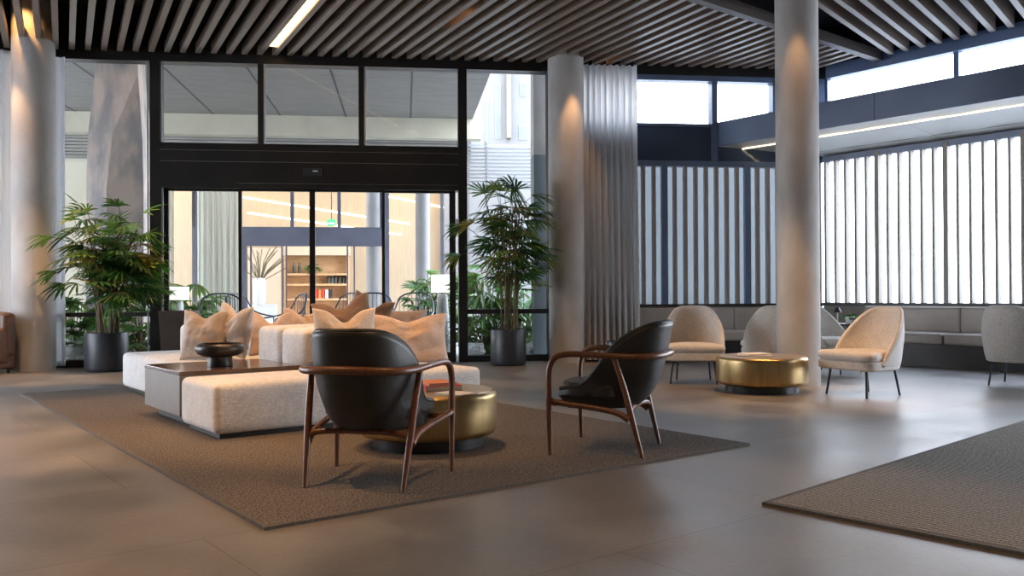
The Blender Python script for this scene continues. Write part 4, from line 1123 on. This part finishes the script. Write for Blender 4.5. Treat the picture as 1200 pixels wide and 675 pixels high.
book('book', 'thin orange book lying on top of the red one', (bq.x - .02, bq.y + .01, zt + .0362), .2, .26, .014, .5, 'orange', 'books on the brass drum tables')
bq2 = G(534, 461.5, zt)
book('magazine', 'pale open-looking magazine beside the red book on the near drum', (bq2.x, bq2.y + .02, zt), .16, .22, .006, .9, 'paper', 'books on the brass drum tables')
bm_ = G(884, 417, .3572)
book('magazine', 'larger grey magazine lying on the far brass drum table', (bm_.x, bm_.y, .3572), .34, .26, .012, -.1, 'magcover', 'books on the brass drum tables')
book('magazine', 'white magazine resting on top of the larger grey one', (bm_.x + .01, bm_.y + .02, .3694), .26, .2, .014, .25, 'paper', 'books on the brass drum tables')

# ================================================================== BEIGE TUB CHAIRS
def tub_chair():
    t = thing('tub_chair', 'x', 'lounge chair', (0, 0, 0), 0, 'beige upholstered tub chairs')
    YE = [(-.38, .835), (-.34, .828), (-.29, .80), (-.2, .70), (-.1, .575), (.0, .445), (.06, .36), (.1, .325), (.2, .30), (.3, .28)]
    WID = [(.255, .31), (.30, .335), (.42, .355), (.6, .368), (.835, .33)]
    YB = [(.255, -.295), (.30, -.32), (.42, -.335), (.6, -.355), (.835, -.375)]
    def sh(u, v):
        ph = (2 * u - 1) * 81.0; z0 = .26
        ca = max(0, math.cos(math.radians(ph))); ze = smoothstep_tab(YE, .29 - .665 * ca ** .72)
        z = z0 + (ze - z0) * v
        w = smoothstep_tab(WID, z); yb = smoothstep_tab(YB, z); yf = .29
        a = math.radians(ph); c = max(0, math.cos(a))
        return (w * math.copysign(abs(math.sin(a)) ** .82, a) , yf - (yf - yb) * c ** .72, z)
    b = MB(); b.grid(sh, 56, 18)
    o = b.build('shell', M['boucle_grey'], t, smooth=True, angle=180)
    solid(o, .045, -1)
    b = MB(); rp = [Vector(sh(i / 70, 1.0)) for i in range(71)]; b.tube([Vector((p.x * .935, p.y + .0225 * min(1, max(0, (.29 - p.y) / .5)), p.z - .004)) for p in rp], .0228, 10); b.build('rim', M['boucle_grey'], t, smooth=True)
    # base frame under the cushion
    OUT = []
    for q in range(17):
        a = PI * q / 16
        OUT.append((.332 * math.copysign(abs(math.cos(a)) ** .4, math.cos(a)), .215 + .112 * math.sin(a) ** .6))
    for q in range(33):
        a = math.radians(-86 + 172 * q / 32)
        OUT.append((.332 * math.copysign(abs(math.sin(a)) ** .82, math.sin(a)), .29 - .60 * math.cos(a) ** .72))
    def slab(prof, cush=False):
        b = MB(); N_ = len(OUT); vs = []
        for k, z in prof:
            for x, y in OUT:
                if cush:
                    f = .87 + .13 * max(0, min(1, (y - .04) / .16)); x, y = x * f, (y if y > 0 else y * .86)
                vs.append((x * k, y * k, z))
        fs = [(j * N_ + i, j * N_ + (i + 1) % N_, (j + 1) * N_ + (i + 1) % N_, (j + 1) * N_ + i) for j in range(len(prof) - 1) for i in range(N_)]
        return b.add(vs, fs)
    slab([(0, .255), (.95, .255), (1.0, .27), (1.0, .335), (.96, .345), (0, .345)]).build('base', M['boucle_grey'], t, smooth=True)
    slab([(0, .347), (.95, .347), (1.01, .365), (1.03, .39), (1.01, .415), (.95, .432), (.6, .442), (0, .446)], True).build('seat_cushion', M['boucle'], t, smooth=True)
    for s in (-1, 1):
        MB().tube([(s * .22, .22, .265), (s * .25, .25, 0)], [.013, .010], 10).build('leg', M['metal_leg'], t, smooth=True)
        MB().tube([(s * .17, -.2, .265), (s * .19, -.25, 0)], [.013, .010], 10).build('leg', M['metal_leg'], t, smooth=True)
    return t
tc_ = tub_chair()
def face(dx, dy): return math.atan2(dy, dx) - PI / 2
tubs = [((3.43, 8.47), (-.905, -.425), 'beige tub chair beside the slim column, turned towards the brass drum'),
        ((2.03, 9.76), (-.2, -.98), 'beige tub chair seen from the front between the grey curtain and the far drum table'),
        ((3.06, 10.2), (.1, 1), 'tub chair with its grey-beige back to us, half hidden by the slim column'),
        ((3.98, 10.85), (.66, -.75), 'beige tub chair half hidden behind the slim column, angled to the window'),
        ((5.385, 9.27), (.8, .59), 'tub chair seen from behind, facing the long window bench')]
for i, ((x, y), f, lab) in enumerate(tubs):
    if i == 0: tc_.location = (x, y, 0); tc_.rotation_euler.z = face(*f); tc_['label'] = lab
    else: dup(tc_, (x, y, 0), face(*f), lab)
# side table with plant behind
p = Vector((4.45, 11.55, 0))
t = thing('side_table', 'small dark round side table mostly hidden behind the tub chairs', 'table', p)
MB().lathe([(.2, 0), (.2, .012), (.02, .02), (.02, .56), (.22, .56), (.22, .58), (0, .58)], 32).build('stand', M['plinth'], t, smooth=True)
t2 = thing('potted_plant', 'small green plant in a white pot above the tub chair back', 'plant', (p.x + .03, p.y, .58))
MB().lathe([(.05, 0), (.065, .1), (.06, .1), (.05, .08), (0, .08)], 20).build('pot', M['ceramic_white'], t2, smooth=True)
b = MB(); rnd = random.Random(3)
for i in range(16):
    a = rnd.uniform(0, 2 * PI); fan_frond(b, Vector((0, 0, .08)), Vector((math.cos(a), math.sin(a), rnd.uniform(.2, 1.4))), .17, rnd, [(.08, .2, .05), (.12, .26, .08)], 4, 1.2, .5, .03)
b.build('foliage', M['leaf'], t2)
t3 = thing('table_lamp', 'tiny dark angled shade beside the small green plant', 'lamp', (p.x - .14, p.y - .02, .58), .3)
MB().lathe([(.05, 0), (.05, .01), (.008, .015), (.008, .2)], 16).build('stand', M['ceramic_white'], t3, smooth=True)
MB().lathe([(.055, .15), (.02, .22), (0, .22)], 20).build('lamp_shade', M['pot'], t3, smooth=True)

# ================================================================== BENCHES
def bench(name, label, loc, rot, s0, s1, n, inner0=0.0, ledge=True, endpanel=False):
    t = thing(name, label, 'bench', loc, rot)
    MB().box(s0, s1, -.70, -.02, 0, .30).build('base', M['bench_base'], t)
    w = (s1 - s0) / n
    for i in range(n):
        a, c = s0 + i * w, s0 + (i + 1) * w
        MB().soft(w - .008, .60, .145, .035, .012, 0, TR((a + c) / 2, -.455, .30)).build('seat_cushion', M['bench'], t, smooth=True)
        MB().soft(w - .008, .14, .345, .03, .0, .01, TR((a + c) / 2, -.17 + .0, .43) ).build('back_cushion', M['bench'], t, smooth=True)
    MB().box(s0, s1, -.10, -.01, .0, .775).build('backing', M['bench_base'], t)
    if ledge: MB().box(s0, s1, -.215, -.005, .776, .797).build('ledge', M['ledge'], t)
    else: MB().box(s0, s1, -.215, -.005, .776, .79).build('ledge', M['screen'], t)
    return t
bench('wall_bench', 'long taupe leather bench running below the bright window slats', C0, WA, .8, 4.9, 3)
bench('wall_bench', 'short taupe leather bench against the dark slats beside the curtain', F0, FA, FS(752, 380, -.7)[0], s_corner - .75, 3, ledge=False)

# ================================================================== SMALL FLOOR ITEMS
p = G(719.5, 410, .24); 
t = thing('waste_bin', 'small dark round bin at the foot of the grey curtain', 'bin', (1.42, 11.95, 0))
MB().lathe([(.12, 0), (.14, .03), (.145, .33), (.14, .34), (.132, .34), (.13, .05), (0, .05)], 28).build('bin', M['plinth'], t, smooth=True)

# leather club chair at the edge of the frame
t = thing('club_chair', 'brown leather club armchair beside the concrete column with the dark curtain', 'armchair', (-6.98, 11.22, 0), math.radians(-35))
MB().soft(.78, .74, .26, .03, 0, .0, TR(0, 0, .06)).build('base', M['brown_leather'], t, smooth=True)
MB().soft(.52, .58, .16, .04, .03, 0, TR(0, -.06, .31)).build('seat_cushion', M['brown_leather'], t, smooth=True)
MB().soft(.80, .18, .58, .06, .02, .01, TR(0, .30, .20)).build('backrest', M['brown_leather'], t, smooth=True)
for s in (-1, 1): MB().soft(.15, .68, .46, .05, .02, .01, TR(s * .33, -.04, .12)).build('armrest', M['brown_leather'], t, smooth=True)
for s in (-1, 1):
    for q in (-1, 1): MB().tube([(s * .33, q * .31, .07), (s * .33, q * .31, 0)], [.025, .018], 10).build('leg', M['bench_base'], t)

# ================================================================== LIGHT
w = D.worlds.new('world'); scene.world = w; w.use_nodes = True
nt = w.node_tree; bg = nt.nodes['Background']
tcw = nt.nodes.new('ShaderNodeTexCoord'); sepz = nt.nodes.new('ShaderNodeSeparateXYZ'); crw = nt.nodes.new('ShaderNodeValToRGB')
nt.links.new(tcw.outputs['Generated'], sepz.inputs[0]); nt.links.new(sepz.outputs['Z'], crw.inputs['Fac'])
crw.color_ramp.elements[0].position = 0.0; crw.color_ramp.elements[0].color = (.92, .95, 1.0, 1)
crw.color_ramp.elements[1].position = .7; crw.color_ramp.elements[1].color = (.62, .76, 1.0, 1)
nt.links.new(crw.outputs['Color'], bg.inputs['Color'])
bg.inputs['Strength'].default_value = 6.0

# an area lamp emits along its -Z : rotate so -Z = -WY (into the room)
def area_rot(n): return n.to_track_quat('-Z', 'Y').to_euler()
def mk_portal(center, n, sx, sz):
    l = D.lights.new('sky_portal', 'AREA'); l.shape = 'RECTANGLE'; l.size = sx; l.size_y = sz; l.cycles.is_portal = True
    o = D.objects.new('sky_portal', l); COL.objects.link(o); o.location = center
    o.rotation_euler = area_rot(n)
mk_portal(WP(2.6, .18, 1.95), -WY, 5.2, 2.3); mk_portal(WP(8.6, .18, 1.85), -WY, 6.8, 3.5)
mk_portal(WP(6, .18, 3.95), -WY, 12, .7)
mk_portal(FP((s_c1 + s_corner) / 2, .2, 3.9), -FY, s_corner - s_c1, .8)
mk_portal(Vector((-9.45, 7.9, 1.9)), Vector((1, 0, 0)), 5.4, 3.6)
mk_portal(FP(-3.6, .2, 2.2), -FY, 11, 4.2)

def spot(loc, target, power, size, blend, color=(1.0, .62, .32), r=.04):
    l = D.lights.new('spot', 'SPOT'); l.energy = power * .9; l.spot_size = math.radians(size); l.spot_blend = blend; l.color = color; l.shadow_soft_size = r
    o = D.objects.new('spot', l); COL.objects.link(o); o.location = loc
    o.rotation_euler = (Vector(target) - Vector(loc)).to_track_quat('-Z', 'Y').to_euler()
W1 = (1.0, .57, .27)
# lamps of the ceiling downlights
for (x, y, tx, ty, e, sz) in ((-2.6, 4.0, -2.9, 4.2, 300, 66), (-2.6, 7.4, -2.4, 7.2, 260, 62), (-.9, 6.6, -.9, 6.6, 220, 50), (-4.8, 6.2, -4.8, 6.2, 240, 66), (.4, 3.2, .4, 3.2, 150, 66),
                          (2.3, 8.3, 2.35, 8.5, 260, 46), (3.3, 7.4, 3.2, 8.4, 120, 40), (-4.9, 10.4, -5.3, 11.3, 300, 50), (-6.2, 9.8, -6.4, 11, 160, 50), (.6, 10.4, .7, 10.9, 130, 55), (-1.6, 8.9, -1.6, 8.9, 160, 50)):
    spot((x, y, CEIL - .1), (tx, ty, 0), e, sz, .45, W1)
# column washers
spot((-6.72, 11.1, 4.38), (-6.52, 11.6, 2.4), 75, 42, .7, (1, .52, .22))
spot((-6.44, 11.15, 4.85), (-6.44, 11.5, 4.42), 30, 80, .9, (1, .5, .16))
spot((.98, 12.15, 4.38), (.92, 12.6, 2.6), 62, 38, .7, (1, .52, .22))

spot((2.95, 8.85, 4.38), (3.05, 9.3, 2.2), 42, 34, .7, (1, .52, .22))
# cafe interior
for x in (-6, -3.4, -1):
    l = D.lights.new('cafe_lamp', 'POINT'); l.energy = 90; l.color = (1, .72, .45); l.shadow_soft_size = .3
    o = D.objects.new('cafe_lamp', l); COL.objects.link(o); o.location = FP(x * 1.6, OI - 2.2, 5.2)

# ------------------------------------------------------------------ view
scene.view_settings.view_transform = 'Standard'
scene.view_settings.look = 'None'
scene.view_settings.exposure = 0.85
cy = scene.cycles
cy.max_bounces = 10; cy.diffuse_bounces = 4; cy.glossy_bounces = 4; cy.transparent_max_bounces = 24; cy.transmission_bounces = 6
cy.sample_clamp_indirect = 6.0
cy.use_denoising = True
